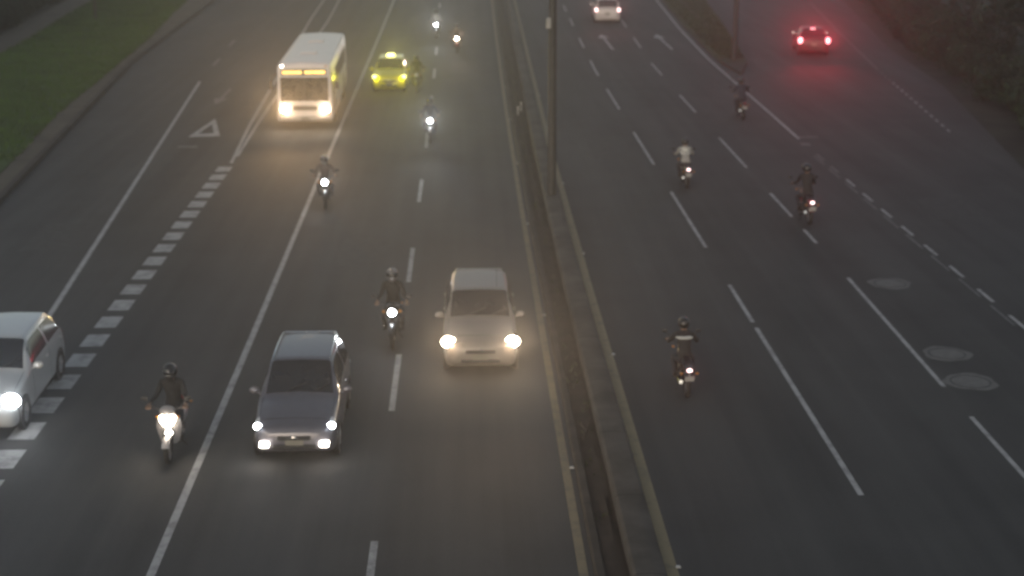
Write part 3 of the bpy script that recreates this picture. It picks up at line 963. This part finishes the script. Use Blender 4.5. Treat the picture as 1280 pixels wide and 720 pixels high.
car('estate_car', 'pale car with two pale red tail lights, farthest away on the right carriageway', 'car',
    (9.98, 109.2, 0), RAD(180 - 2),
    dict(W=1.72, L=4.35, H=1.56, hood=(.80, .97), cowl=1.1, wtop=1.85, rtop=4.0, tglass=4.22, roofw=1.30, belt=.97, deck=1.0, paint='palecar',
         tail=dict(mat='e_pink', col=(1, .22, .2), W=260, r=.10), emblem='oval', wr=.30))

# ------------------------------------------------------------------ the bus
def bus(loc, rz):
    t = thing('bus', 'white bus with a lit amber destination board and glaring warm headlights', 'bus', loc, rz)
    W, L, H, zl = 1.14, 11.4, 2.74, .32
    def sec(w, zl_, zt, r=.16):
        return [(0, zl_), (w * .85, zl_), (w * .985, zl_ + .06), (w, 1.0), (w * .985, 1.75), (w * .95, zt - r), (w * .85, zt - .03), (0, zt + .03)]
    secs = [(.0, sec(W * .93, .40, H - .14)), (.10, sec(W * .99, zl, H - .03)), (.5, sec(W, zl, H)), (3, sec(W, zl, H)), (7, sec(W, zl, H)), (L - .3, sec(W, zl, H)), (L - .04, sec(W * .98, zl + .04, H - .06)), (L, sec(W * .92, zl + .1, H - .16))]
    sh = Shell(secs)
    sh.body(60, 28).build('body', M['bus'], t)
    # front face, built a little proud of the shell's flat nose
    mb = MB(); mb.box((0, -.004, 1.66), (W * 1.72, .03, .98), bev=.01); ws = mb.build('windscreen', M['glass'], t)
    mb = MB(); mb.box((0, -.026, 1.66), (.03, .012, .98)); mb.build('divider', M['black'], ws)
    for s in (-1, 1):
        mb = MB(); mb.tube([(s * .45 - .25, -.035, 1.2), (s * .45 + .2, -.035, 1.75)], .012, 6); mb.build('wiper', M['black'], t)
    mb = MB(); mb.box((0, -.02, 2.36), (W * 1.62, .06, .25), bev=.02); sg = mb.build('destination_board', M['black'], t)
    mb = MB(); r_ = random.Random(3)
    x = -W * .76
    while x < W * .74:
        wd = r_.choice((.05, .07, .09))
        if not (-.10 < x < .0):
            mb.box((x + wd / 2, -.054, 2.36), (wd, .010, r_.uniform(.11, .14)))
        x += wd + .018
    mb.build('amber_lettering', M['e_amber'], sg)
    mb = MB(); mb.box((0, -.01, .46), (W * 1.85, .10, .22), bev=.04); mb.build('front_bumper', M['bus_grey'], t)
    mb = MB(); mb.box((0, -.012, .88), (W * .9, .03, .20), bev=.02); gr = mb.build('grille', M['black'], t)
    mb = MB()
    for k in range(3): mb.box((0, -.032, .82 + .06 * k), (W * .82, .01, .014))
    mb.build('grille_bar', M['chrome'], gr)
    mb = MB(); mb.box((0, -.066, .46), (.36, .014, .15), bev=.004); mb.build('number_plate', M['plate'], t)
    for s in (-1, 1):
        mb = MB(); mb.lathe([(.001, -.10), (.10, -.09), (.15, -.06), (.165, .02)], (s * W * .72, .02, .84), 'y', 24)
        hl = mb.build('headlight', M['e_warm'], t)
        beam(hl, (s * W * .72, -.22, .86), (1, .62, .30), 7000 if s < 0 else 4600, spill=9 if s < 0 else 6)
        mb = MB(); mb.box((s * W * .80, -.0, .66), (.2, .05, .08), bev=.02); mb.build('indicator', M['amber_off'], t)
        mb = MB(); mb.ell((s * W * .78, .03, 2.60), (.05, .05, .04)); mb.build('marker_lamp', M['e_fog' if s < 0 else 'amber_off'], t)
        # mirrors
        mb = MB(); mb.tube([(s * W * .95, .06, 2.3), (s * (W + .18), -.18, 2.25), (s * (W + .2), -.18, 2.05)], .02, 8); mb.box((s * (W + .2), -.18, 1.86), (.16, .07, .36), bev=.03)
        m_ = mb.build('mirror', M['black'], t)
        mb = MB(); mb.box((s * (W + .2), -.142, 1.86), (.13, .008, .31)); mb.build('mirror_glass', M['chrome'], m_)
        # side windows
        for k in range(7):
            y = 1.75 + 1.33 * k
            if s > 0 and k == 0: continue
            mb = MB(); vs = []
            xo = lambda z: s * (W * (.985 if z < 1.8 else .968) + .008)
            mb.box((s * (W * .972 + .0), y, 1.86), (.05, 1.18, .74), bev=.02)
            mb.build('side_window', M['glass'], t)
        mb = MB(); mb.box((s * (W - .005), 6.2, 1.18), (.02, 9.6, .10), bev=.004); mb.build('side_stripe', M['bus_grey'], t)
        for y in (2.2, 8.9):
            mb = MB(); mb.lathe([(.3, 0), (.56, 0), (.55, -s * .14), (.3, -s * .14)], (s * (W + .007), y, .46), 'x', 28); mb.build('wheel_arch', M['black'], t)
        mb = MB(); mb.box((s * W * .86, L - .0, 1.0), (.16, .04, .36), bev=.01); mb.build('tail_light', M['tail_off'], t)
    mb = MB(); mb.box((W - .003, 1.05, 1.25), (.03, .92, 1.75), bev=.01); d = mb.build('door', M['glass'], t)
    mb = MB(); mb.box((W + .016, 1.05, 1.25), (.012, .05, 1.72)); mb.box((W + .016, 1.05, .55), (.012, .88, .12)); mb.build('door_frame', M['bus_grey'], d)
    mb = MB(); mb.box((0, L + .0, 1.95), (W * 1.5, .03, .62), bev=.01); mb.build('rear_window', M['glass'], t)
    for y in (3.2, 7.6):
        mb = MB(); mb.box((0, y, H + .05), (.72, .72, .07), 0, .9, bev=.02); mb.build('roof_hatch', M['bus'], t)
    wheels(t, [(s * (W - .15), y) for y in (2.2, 8.9) for s in (-1, 1)], .46, .27)
bus((-6.56, 62.5, 0), RAD(1.3))

# ------------------------------------------------------------------ riders
def skin_body(name, scooter, hunch=0.0):
    V, E, R = [], [], []
    def add(p, r, par=None):
        V.append(Vector(p)); R.append(r if isinstance(r, tuple) else (r, r))
        if par is not None: E.append((par, len(V) - 1))
        return len(V) - 1
    dz = (-.03 if scooter else 0) - .09 * hunch
    lean = (0.0 if scooter else -.06) - .13 * hunch
    pel = add((0, .17 + .05 * hunch, .86 + dz * .4), (.15, .13))
    sp1 = add((0, .14 + lean * .3, 1.03 + dz), (.145, .115), pel)
    sp2 = add((0, .09 + lean * .7, 1.20 + dz), (.165, .12), sp1)
    ch = add((0, .04 + lean, 1.34 + dz), (.15, .115), sp2)
    nk = add((0, .0 + lean, 1.45 + dz), (.062, .062), ch)
    hd = add((0, -.035 + lean, 1.55 + dz), (.082, .092), nk)
    hd2 = add((0, -.04 + lean, 1.66 + dz), (.07, .08), hd)
    nose_ = add((0, -.115 + lean, 1.565 + dz), (.018, .018), hd)
    for s in (-1, 1):
        sh_ = add((s * .19, .03 + lean, 1.37 + dz), (.072, .072), ch)
        el = add((s * (.315 - .05 * (1 - hunch) + .03 * hunch), -.13 + lean * .8, 1.15 + dz), (.052, .052), sh_)
        fo = add((s * .325, -.28 + lean * .5, 1.11 + dz * .6), (.044, .044), el)
        wr = add((s * .335, -.415, 1.065), (.031, .027), fo)
        pm = add((s * .335, -.475, 1.07), (.036, .018), wr)
        for k in range(4):
            x = s * (.372 - .0235 * k)
            ln = (1.0, 1.08, 1.04, .88)[3 - k]
            a = add((x, -.515, 1.073), (.0095, .0095), pm)
            b = add((x, -.515 - .042 * ln, 1.062), (.009, .009), a)
            c = add((x, -.515 - .048 * ln, 1.027), (.0085, .0085), b)
            add((x, -.515 - .018 * ln, 1.008), (.0075, .0075), c)
        th = add((s * .296, -.462, 1.052), (.0115, .0115), pm)
        th2 = add((s * .290, -.50, 1.03), (.010, .010), th)
        add((s * .300, -.525, 1.012), (.009, .009), th2)
        hip = add((s * .105, .12, .82 + dz), (.095, .095), pel)
        if scooter:
            kn = add((s * .19, -.30, .74), (.068, .068), hip)
            an = add((s * .155, -.27, .40), (.045, .045), kn)
            toe0 = add((s * .155, -.30, .33), (.042, .036), an)
            add((s * .16, -.44, .315), (.038, .028), toe0)
        else:
            kn = add((s * .225, -.28, .72), (.07, .07), hip)
            an = add((s * .205, .0, .40), (.045, .045), kn)
            toe0 = add((s * .205, -.02, .325), (.042, .036), an)
            add((s * .21, -.17, .32), (.038, .028), toe0)
    me = bpy.data.meshes.new(name)
    me.from_pydata(V, E, [])
    o = bpy.data.objects.new(name, me)
    COL.objects.link(o)
    sk = o.modifiers.new('skin', 'SKIN')
    sk.use_smooth_shade = True
    o.modifiers.new('sub', 'SUBSURF').levels = 1
    for i, r in enumerate(R):
        d = me.skin_vertices[0].data[i]
        d.radius = r
        d.use_root = (i == 0)
    dg = bpy.context.evaluated_depsgraph_get()
    me2 = bpy.data.meshes.new_from_object(o.evaluated_get(dg))
    me2.name = name
    bpy.data.objects.remove(o); bpy.data.meshes.remove(me)
    me2.materials.clear()
    for k in ('jacket_black', 'trousers', 'skin', 'shoe'): me2.materials.append(M[k])
    idx = []
    for p in me2.polygons:
        c = p.center
        if c.z > 1.50 + dz and abs(c.x) < .13: k = 2
        elif c.y < -.40 and c.z > .95: k = 2
        elif c.z < .39: k = 3
        elif (c.z < .90 + dz * .4) or (c.z < .96 and c.y < -.1 and abs(c.x) < .30): k = 1
        else: k = 0
        idx.append(k)
    me2.polygons.foreach_set('material_index', idx)
    me2.shade_smooth()
    return me2, lean, dz
BODY = {True: skin_body('rider_scooter', True), False: skin_body('rider_moto', False),
        'hunched': skin_body('rider_hunched', False, 1.0), 'leaning': skin_body('rider_leaning', False, .5)}

def helmet_mesh():
    mb = MB()
    mb.ell((0, 0, 0), (.135, .165, .15), 22, 14)
    mb.ell((0, -.06, -.07), (.105, .105, .085), 18, 10)
    return mb
def rider(label, loc, rz, scooter, jacket, helmet, extra=None, sc=1.0, pose=None, group='people riding motorcycles and scooters'):
    me, lean, dz = BODY[pose or scooter]
    t = bpy.data.objects.new('person', me); COL.objects.link(t)
    t.location = loc; t.rotation_euler = (0, 0, rz); t.scale = (sc, sc, sc)
    t.material_slots[0].link = 'OBJECT'; t.material_slots[0].material = M[jacket]
    tag(t, label, 'person', group)
    hc = (0, -.045 + lean, 1.615 + dz)
    mb = helmet_mesh()
    h = mb.build('helmet', M[helmet], t, hc)
    mb = MB(); mb.ell((0, -.012, .01), (.132, .166, .13), 24, 8, lo=-22, hi=26)
    # keep the front half only: the visor
    keep = [f for f in mb.f if all(mb.v[i][1] < -.03 for i in f)]
    mb.f = keep; mb.m = [0] * len(keep)
    mb.v = [(x * 1.02, y * 1.01, z) for x, y, z in mb.v]
    mb.build('visor', M['glass'], h)
    if extra == 'band' or extra == 'vest':
        mb = MB()
        y0 = .165 + lean
        zc = 1.33 + dz if extra == 'band' else 1.30 + dz
        hh = .055 if extra == 'band' else .20
        vs, fs = [], []
        for i in range(13):
            a = RAD(-78 + 156 * i / 12)
            for zz in (zc - hh / 2, zc, zc + hh / 2):
                rr = 1.0
                vs.append((.205 * math.sin(a), .035 + lean + .15 * math.cos(a) - .0 + (.06 if zz < 1.25 else 0), zz))
        for i in range(12):
            for j in range(2):
                a = i * 3 + j
                fs.append((a, a + 3, a + 4, a + 1))
        mb.add(vs, fs)
        # give the cloth thickness
        n0 = len(mb.v); mb.add([(x * .97, y - .012, z) for x, y, z in vs], [tuple(reversed(f)) for f in fs])
        mb.build('reflective_band' if extra == 'band' else 'pale_vest', M['band'], t)
    if extra == 'pack':
        mb = MB(); mb.ell((0, .24 + lean, 1.22 + dz), (.16, .10, .21))
        b = mb.build('backpack', M['jacket_black'])
        b.location = loc; b.rotation_euler = (0, 0, rz)
        tag(b, 'black backpack on the back of ' + label, 'backpack')
    return t

# ------------------------------------------------------------------ motorcycles
def moto_wheel(parent, y, r, wd):
    h = bpy.data.objects.new('wheel', None); COL.objects.link(h); h.parent = parent; h.location = (0, y, r)
    key = ('m', r, wd)
    if key not in WHEELS:
        mb = MB(); n = 30; prof = []
        for k in range(9):
            a = RAD(-100 + 200 * k / 8)
            prof.append((r - wd * .55 + wd * .55 * math.cos(a), wd * .5 * math.sin(a)))
        mb.lathe(prof, (0, 0, 0), 'x', n); ty = mb.mesh('tyre', M['rubber'])
        mb = MB(); mb.lathe([(r * .80, -wd * .3), (r * .74, -wd * .25), (r * .74, wd * .25), (r * .80, wd * .3)], (0, 0, 0), 'x', n)
        mb.lathe([(.001, -wd * .5), (r * .16, -wd * .5), (r * .16, wd * .5), (.001, wd * .5)], (0, 0, 0), 'x', 16)
        for k in range(6):
            a = 2 * math.pi * k / 6
            mb.tube([(0, r * .12 * math.cos(a), r * .12 * math.sin(a)), (0, r * .76 * math.cos(a), r * .76 * math.sin(a))], r * .035, 6)
        rim = mb.mesh('rim', M['alloy'])
        WHEELS[key] = (ty, rim)
    for me in WHEELS[key]:
        o = bpy.data.objects.new(me.name.split('.')[0], me); COL.objects.link(o); o.parent = h

def moto(name, label, loc, rz, scooter=False, col='moto_black', head=None, tail=None, box=None, wing=False, shade=None, sc=1.0):
    t = thing(name, label, 'motorcycle' if not scooter else 'scooter', loc, rz, 'motorcycles and scooters on the road')
    t.scale = (sc, sc, sc)
    r = .24 if scooter else .29
    yf, yr = -.68, .60
    moto_wheel(t, yf, r, .10); moto_wheel(t, yr, r, .11)
    c = M[col]
    # fork and handlebar
    mb = MB()
    for s in (-1, 1): mb.tube([(s * .075, yf, r), (s * .075, -.44, .86), (s * .07, -.42, .93)], [.022, .024, .024], 8)
    mb.box((0, -.425, .92), (.2, .06, .05), bev=.01); mb.build('fork', M['steel'], t)
    mb = MB(); mb.tube([(-.40, -.53, 1.035), (-.26, -.53, 1.04), (-.12, -.46, .98), (0, -.44, .965), (.12, -.46, .98), (.26, -.53, 1.04), (.40, -.53, 1.035)], .013, 8)
    hb = mb.build('handlebar', M['black'], t)
    for s in (-1, 1):
        mb = MB(); mb.tube([(s * .28, -.53, 1.04), (s * .41, -.53, 1.034)], .019, 8); mb.build('grip', M['rubber'], hb)
        mb = MB(); mb.tube([(s * .25, -.52, 1.045), (s * .30, -.56, 1.13), (s * .36, -.56, 1.21)], .008, 6); mb.ell((s * .40, -.57, 1.235), (.07, .025, .045))
        m_ = mb.build('mirror', M['black'], hb)
        mb = MB(); mb.ell((s * .40, -.552, 1.235), (.058, .012, .036)); mb.build('mirror_glass', M['glass'], m_)
    # mudguards
    for yy, a0, a1, nm in ((yf, 20, 150, 'front_mudguard'), (yr, 30, 140, 'rear_mudguard')):
        mb = MB(); vs, fs = [], []
        for k in range(11):
            a = RAD(a0 + (a1 - a0) * k / 10)
            for x, rr in ((-.07, r + .015), (-.05, r + .04), (0, r + .055), (.05, r + .04), (.07, r + .015)):
                vs.append((x, yy + rr * math.cos(a), r + rr * math.sin(a)))
        for k in range(10):
            for j in range(4):
                a = k * 5 + j; fs.append((a, a + 1, a + 6, a + 5))
        mb.add(vs, fs); mb.build(nm, c, t)
    if scooter:
        mb = MB(); mb.box((0, -.02, .30), (.30, .56, .09), bev=.03); mb.build('floorboard', M['black'], t)
        mb = MB()
        # leg shield
        vs, fs = [], []
        for i in range(7):
            z = .32 + .62 * i / 6
            hw = (.17, .19, .22, .24, .22, .17, .10)[i]
            yy = -.40 - .06 * i / 6
            for j in range(7):
                q = -1 + 2 * j / 6
                vs.append((q * hw, yy - .13 * (1 - q * q), z))
        for i in range(6):
            for j in range(6):
                a = i * 7 + j; fs.append((a, a + 1, a + 8, a + 7))
        n0 = len(vs)
        vs2 = [(x * .96, y + .03, z) for x, y, z in vs]
        mb.add(vs, fs); mb.add(vs2, [tuple(reversed(f)) for f in fs]); mb.build('leg_shield', c, t)
        mb = MB(); mb.ell((0, .42, .56), (.19, .52, .17), 20, 10); mb.build('body', c, t)
        mb = MB(); mb.box((0, .28, .735), (.27, .72, .09), 0, .86, bev=.04); mb.build('seat', M['black'], t)
        mb = MB(); mb.ell((0, -.50, .96), (.15, .12, .10)); mb.build('handlebar_cowl', c, t)
        hp = Vector((0, -.60, .86))
    else:
        mb = MB(); mb.tube([(0, -.42, .88), (0, -.3, .62), (0, -.2, .36), (0, .15, .32), (0, .35, .5), (0, .2, .72), (0, -.42, .86)], .024, 8)
        for s in (-1, 1): mb.tube([(s * .09, .2, .70), (s * .1, .75, .78)], .016, 8); mb.tube([(s * .1, .12, .38), (s * .09, yr, r)], .022, 8)
        mb.build('frame', M['steel'], t)
        mb = MB(); mb.ell((0, -.16, .84), (.145, .27, .125), 20, 12); mb.build('fuel_tank', c, t)
        mb = MB(); mb.box((0, -.06, .43), (.26, .36, .24), bev=.05); mb.lathe([(.001, -.16), (.09, -.16), (.09, .16), (.001, .16)], (0, -.02, .38), 'x', 16); mb.box((0, -.19, .56), (.15, .16, .18), bev=.03); mb.build('engine', M['steel'], t)
        mb = MB(); mb.box((0, .34, .80), (.25, .72, .085), 0, .85, bev=.035); mb.build('seat', M['black'], t)
        mb = MB(); mb.ell((0, .62, .72), (.12, .30, .09)); mb.build('tail_fairing', c, t)
        mb = MB(); mb.tube([(.12, -.22, .40), (.14, -.1, .26), (.16, .2, .28), (.17, .75, .42)], [.02, .022, .04, .045], 10); mb.build('exhaust', M['chrome'], t)
        for s in (-1, 1):
            mb = MB(); mb.tube([(s * .10, .02, .30), (s * .26, .02, .30)], .014, 8); mb.build('footpeg', M['rubber'], t)
        hp = Vector((0, -.56, .85))
    # headlight
    if wing:
        mb = MB()
        for s in (-1, 1):
            mb.tube([(0, -.575, .70), (s * .06, -.57, .74), (s * .115, -.545, .82), (s * .13, -.53, .87)], [.03, .042, .038, .018], 10)
        hl = mb.build('headlight', M['e_warm'], t)
        mb = MB(); mb.ell((.02, -.60, .57), (.07, .03, .05)); mb.build('lower_lamp', M['e_fog'], t)
        beam(hl, (0, -.72, .80), (1, .86, .74), head, cone=84)
    else:
        mb = MB(); mb.lathe([(.001, .09), (.07, .07), (.088, .0), (.088, -.03)], hp, 'y', 20)
        mb.ell(hp + Vector((0, -.028, 0)), (.086, .03, .086), mi=1)
        hl = mb.build('headlight', [c, M[shade or 'e_white'] if head else M['lamp_off']], t)
        if head: beam(hl, hp + Vector((0, -.13, 0)), {'e_warm': (1, .72, .52)}.get(shade, COOL), head, cone=84)
    for s in (-1, 1):
        mb = MB(); mb.tube([(s * .05, -.50, .86), (s * .17, -.52, .86)], .008, 6); mb.ell((s * .19, -.525, .86), (.035, .03, .028), mi=1)
        mb.build('indicator', [M['black'], M['amber_off']], t)
        mb = MB(); mb.tube([(s * .05, .84, .66), (s * .16, .86, .66)], .008, 6); mb.ell((s * .18, .865, .66), (.035, .03, .028), mi=1)
        mb.build('indicator', [M['black'], M['amber_off']], t)
    mb = MB(); mb.ell((0, .885, .735), (.065, .035, .045)); tl = mb.build('tail_light', M['e_pink' if tail else 'tail_off'], t)
    if tail: glow(tl, (0, 1.0, .74), (1, .16, .2), tail * .5, .04)
    mb = MB(); mb.box((0, .93, .55), (.21, .012, .13), rot=Matrix.Rotation(RAD(-18), 3, 'X')); mb.tube([(0, .84, .68), (0, .92, .57)], .015, 6)
    mb.build('number_plate', M['plate_w'], t)
    mb = MB(); mb.tube([(.05, .0, .30), (.20, .16, .02)], .012, 6); mb.build('side_stand', M['steel'], t)
    if box:
        mb = MB(); mb.box((0, .80, 1.0), (.40, .36, .32), 0, .92, bev=.05); b = mb.build('top_case', M[box], t)
        mb = MB(); mb.box((0, .80, .815), (.26, .34, .03)); mb.build('rack', M['steel'], b)
    return t

PI = math.pi
# oncoming, left carriageway (lamp at local y=-0.6)
moto('scooter', 'pale scooter with a bright V shaped headlight nearest the camera on the left', (-5.50, 26.95, 0), 0, True, 'moto_grey', head=60, wing=True)
rider('person in a dark jacket and helmet on the pale scooter with the V shaped headlight', (-5.50, 26.95, 0), 0, True, 'jacket_black', 'helmet_black')
moto('motorcycle', 'dark motorcycle with one round headlight between the two small hatchbacks', (-1.68, 33.6, 0), 0, False, 'moto_black', head=60)
rider('person in dark clothes riding between the silver hatchback and the beige hatchback', (-1.68, 33.6, 0), 0, False, 'jacket_black', 'helmet_grey')
moto('motorcycle', 'dark motorcycle on the solid white line just in front of the bus', (-4.50, 48.15, 0), RAD(4), False, 'moto_black', head=350)
rider('person in a brown jacket riding on the solid white line in front of the bus', (-4.50, 48.15, 0), RAD(4), False, 'jacket_brown', 'helmet_grey', pose='hunched')
moto('motorcycle', 'motorcycle with a white headlight on the dashed line to the right of the yellow taxi', (-1.36, 59.9, 0), 0, False, 'moto_grey', head=1600)
rider('person on the motorcycle with a white headlight right of the yellow taxi', (-1.36, 59.9, 0), 0, False, 'jacket_blue', 'helmet_black', pose='leaning')
moto('motorcycle', 'farthest oncoming motorcycle with a cold white headlight on the dashed line', (-1.73, 96.3, 0), 0, False, 'moto_black', head=1800)
rider('person on the farthest oncoming motorcycle with a cold white headlight', (-1.73, 96.3, 0), 0, False, 'jacket_grey', 'helmet_black')
moto('motorcycle', 'far oncoming motorcycle with a dim orange headlight right of the dashed line', (-.41, 88.7, 0), 0, False, 'moto_red', head=1100, shade='e_warm')
rider('person on the far motorcycle with a dim orange headlight', (-.41, 88.7, 0), 0, False, 'jacket_brown', 'helmet_grey', pose='hunched')
moto('motorcycle', 'unlit dark motorcycle close beside the yellow taxi', (-2.28, 73.2, 0), 0, False, 'moto_black')
rider('person in black on the unlit motorcycle close beside the yellow taxi', (-2.28, 73.2, 0), 0, False, 'jacket_black', 'helmet_black')
# leaving, right carriageway (tail lamp at local y=+0.9, turned round)
moto('motorcycle', 'dark motorcycle with a red tail light nearest the camera right of the median', (4.55, 30.1, 0), PI, False, 'moto_black', tail=60, sc=.9)
rider('person in black with a pale reflective band across the shoulders right of the median', (4.55, 30.1, 0), PI, False, 'jacket_black', 'helmet_black', 'band', sc=.9, pose='hunched')
moto('motorcycle', 'motorcycle with a small white tail light ridden by the person in a pale vest', (7.52, 50.9, 0), PI, False, 'moto_grey', tail=30, sc=.93)
rider('person in a pale grey vest and dark helmet riding beside the dashed lane line', (7.52, 50.95, 0), PI, False, 'jacket_grey', 'helmet_black', 'vest', sc=.93, pose='leaning')
moto('motorcycle', 'dark motorcycle with a red tail light left of the worn double dashes', (10.49, 45.5, 0), PI, False, 'moto_red', tail=90)
rider('person all in black riding the dark motorcycle left of the worn double dashes', (10.49, 45.5, 0), PI, False, 'jacket_black', 'helmet_black')
moto('motorcycle', 'unlit dark motorcycle close to the white edge line below the green wedge verge', (11.95, 65.0, 0), PI - RAD(1), False, 'moto_black')
rider('person in dark clothes on the unlit motorcycle close to the white edge line', (11.95, 65.0, 0), PI - RAD(1), False, 'jacket_blue', 'helmet_black', pose='leaning')

# ------------------------------------------------------------------ trees and shrubs
def leaf_mesh(seed, clumps, per, spread, size):
    r_ = random.Random(seed)
    vs, fs = [], []
    for c in clumps:
        for i in range(per):
            while True:
                q = Vector((r_.uniform(-1, 1), r_.uniform(-1, 1), r_.uniform(-1, 1)))
                if q.length < 1: break
            p = Vector(c[:3]) + Vector((q.x, q.y, q.z * .75)) * c[3] * spread
            n_ = Vector((r_.gauss(0, 1), r_.gauss(0, 1), r_.gauss(.4, 1))).normalized()
            a = n_.orthogonal().normalized(); b = n_.cross(a)
            ang = r_.uniform(0, 6.28); a, b = a * math.cos(ang) + b * math.sin(ang), b * math.cos(ang) - a * math.sin(ang)
            s = size * r_.uniform(.6, 1.3)
            o = len(vs)
            vs += [p - a * s * .5, p + b * s * .24, p + a * s * .6, p - b * s * .24]
            fs.append((o, o + 1, o + 2, o + 3))
    me = bpy.data.meshes.new('crown'); me.from_pydata(vs, [], fs)
    return me
def tree_proto(seed, h, cr, mat):
    r_ = random.Random(seed)
    mb = MB()
    top = h * .55
    lean = Vector((r_.uniform(-.4, .4), r_.uniform(-.4, .4), 0))
    mb.tube([(0, 0, -.1), lean * .3 + Vector((0, 0, top * .4)), lean * .7 + Vector((0, 0, top)), lean + Vector((0, 0, h * .8))], [.24, .17, .12, .04], 9)
    clumps = []
    for i in range(9):
        a = 2 * PI * i / 9 + r_.uniform(-.3, .3)
        z0 = top * r_.uniform(.45, 1.1)
        rr = cr * r_.uniform(.5, .95)
        e = Vector((math.cos(a) * rr, math.sin(a) * rr, z0 + h * r_.uniform(.05, .35)))
        st = lean * (z0 / h) + Vector((0, 0, z0))
        mid = (st + e) / 2 + Vector((0, 0, .15))
        mb.tube([st, mid, e], [.07, .045, .015], 6)
        for k in range(4):
            q = st.lerp(e, .5 + .17 * k)
            clumps.append((q.x + r_.uniform(-.5, .5), q.y + r_.uniform(-.5, .5), q.z + r_.uniform(-.2, .6), cr * r_.uniform(.2, .36)))
    for i in range(8):
        clumps.append((r_.uniform(-.5, .5) * cr, r_.uniform(-.5, .5) * cr, h * r_.uniform(.65, 1.0), cr * r_.uniform(.22, .4)))
    trunk = mb.mesh('trunk', M['bark'])
    crown = leaf_mesh(seed + 50, clumps, 75, 1.0, .30); crown.materials.append(mat)
    return trunk, crown
def shrub_proto(seed, h, cr, mat):
    r_ = random.Random(seed); mb = MB(); clumps = []
    for i in range(11):
        a = r_.uniform(0, 6.28); rr = cr * math.sqrt(r_.random()) * .85
        e = Vector((math.cos(a) * rr, math.sin(a) * rr, h * r_.uniform(.35, .92)))
        mb.tube([(e.x * .15, e.y * .15, -.05), (e.x * .6, e.y * .6, e.z * .6), e], [.035, .022, .008], 6)
        clumps.append((e.x, e.y, e.z, cr * r_.uniform(.28, .45)))
        clumps.append((e.x * .8, e.y * .8, e.z * .5, cr * r_.uniform(.3, .45)))
    st = mb.mesh('stem', M['bark'])
    crown = leaf_mesh(seed + 70, clumps, 80, 1.0, .17); crown.materials.append(mat)
    return st, crown
TREES = [tree_proto(11, 7.5, 2.9, M['leaf_a']), tree_proto(12, 6.4, 2.5, M['leaf_b']), tree_proto(13, 8.4, 3.2, M['leaf_a'])]
SHRUBS = [shrub_proto(21, 1.7, 1.25, M['leaf_a']), shrub_proto(22, 2.3, 1.5, M['leaf_b']), shrub_proto(23, 1.3, 1.1, M['leaf_a'])]
def plant(kind, proto, x, y, s, label, group):
    t = thing(kind, label, kind, (x, y, 0), rnd.uniform(0, 6.28), group)
    t.scale = (s, s, s * rnd.uniform(.9, 1.1))
    for me in proto:
        o = bpy.data.objects.new('trunk' if me.name.startswith('trunk') else 'stem' if me.name.startswith('stem') else 'crown', me)
        COL.objects.link(o); o.parent = t
y = 48.0; i = 0
while y < 134:
    x = pl(EDGE_R, y) + rnd.uniform(1.3, 2.4)
    plant('shrub', SHRUBS[i % 3], x, y, rnd.uniform(.85, 1.2), 'dark leafy shrub in the row along the right edge of the slip road', 'shrubs along the slip road')
    if i % 2 == 0:
        plant('shrub', SHRUBS[(i + 1) % 3], x + rnd.uniform(2.0, 3.2), y + rnd.uniform(-1, 1), rnd.uniform(1.0, 1.4), 'dark leafy shrub standing behind the first row beside the slip road', 'shrubs behind the slip road row')
    y += rnd.uniform(2.3, 3.4); i += 1
y = 56.0; i = 0
while y < 140:
    plant('tree', TREES[i % 3], pl(EDGE_R, y) + rnd.uniform(5.0, 7.0), y, rnd.uniform(.85, 1.15), 'dark bushy tree behind the shrubs right of the slip road', 'trees right of the slip road')
    y += rnd.uniform(5.5, 8); i += 1
y = 84.0; i = 0
while y < 142:
    x = pl(GRASS_L, y) - 10.2 - rnd.uniform(0, 1.2)
    plant('shrub', SHRUBS[(i + 1) % 3], x, y, rnd.uniform(.9, 1.3), 'dark shrub beyond the dirt path on the left', 'shrubs beyond the left path')
    plant('shrub', SHRUBS[i % 3], x - rnd.uniform(1.8, 2.8), y + rnd.uniform(-.8, .8), rnd.uniform(1.2, 1.6), 'taller dark shrub in the back row beyond the dirt path on the left', 'back row of shrubs beyond the left path')
    if i % 2 == 0:
        plant('tree', TREES[(i // 2 + 1) % 3], x - rnd.uniform(3.5, 5.0), y + 1.2, rnd.uniform(.85, 1.1), 'dark tree behind the shrubs beyond the path on the left', 'trees beyond the left path')
    y += rnd.uniform(1.9, 2.7); i += 1

# ------------------------------------------------------------------ haze
mb = MB(); mb.box((0, 150, 6.3), (620, 720, 14.6))
hz = mb.build('haze', None if False else M['black'])
m, t_, out = new_mat('haze_air')
pv = t_.nodes.new('ShaderNodeVolumePrincipled')
pv.inputs['Color'].default_value = (0.92, 0.93, 0.95, 1)
pv.inputs['Density'].default_value = HAZE_DENSITY
pv.inputs['Density Attribute'].default_value = ''
pv.inputs['Temperature Attribute'].default_value = ''
pv.inputs['Anisotropy'].default_value = 0.8
t_.links.new(pv.outputs[0], out.inputs['Volume'])
m.cycles.homogeneous_volume = True
m.cycles.volume_sampling = 'EQUIANGULAR'
hz.data.materials.clear(); hz.data.materials.append(m)
tag(hz, 'thin pale evening haze filling the air over the road', 'haze', kind='stuff')
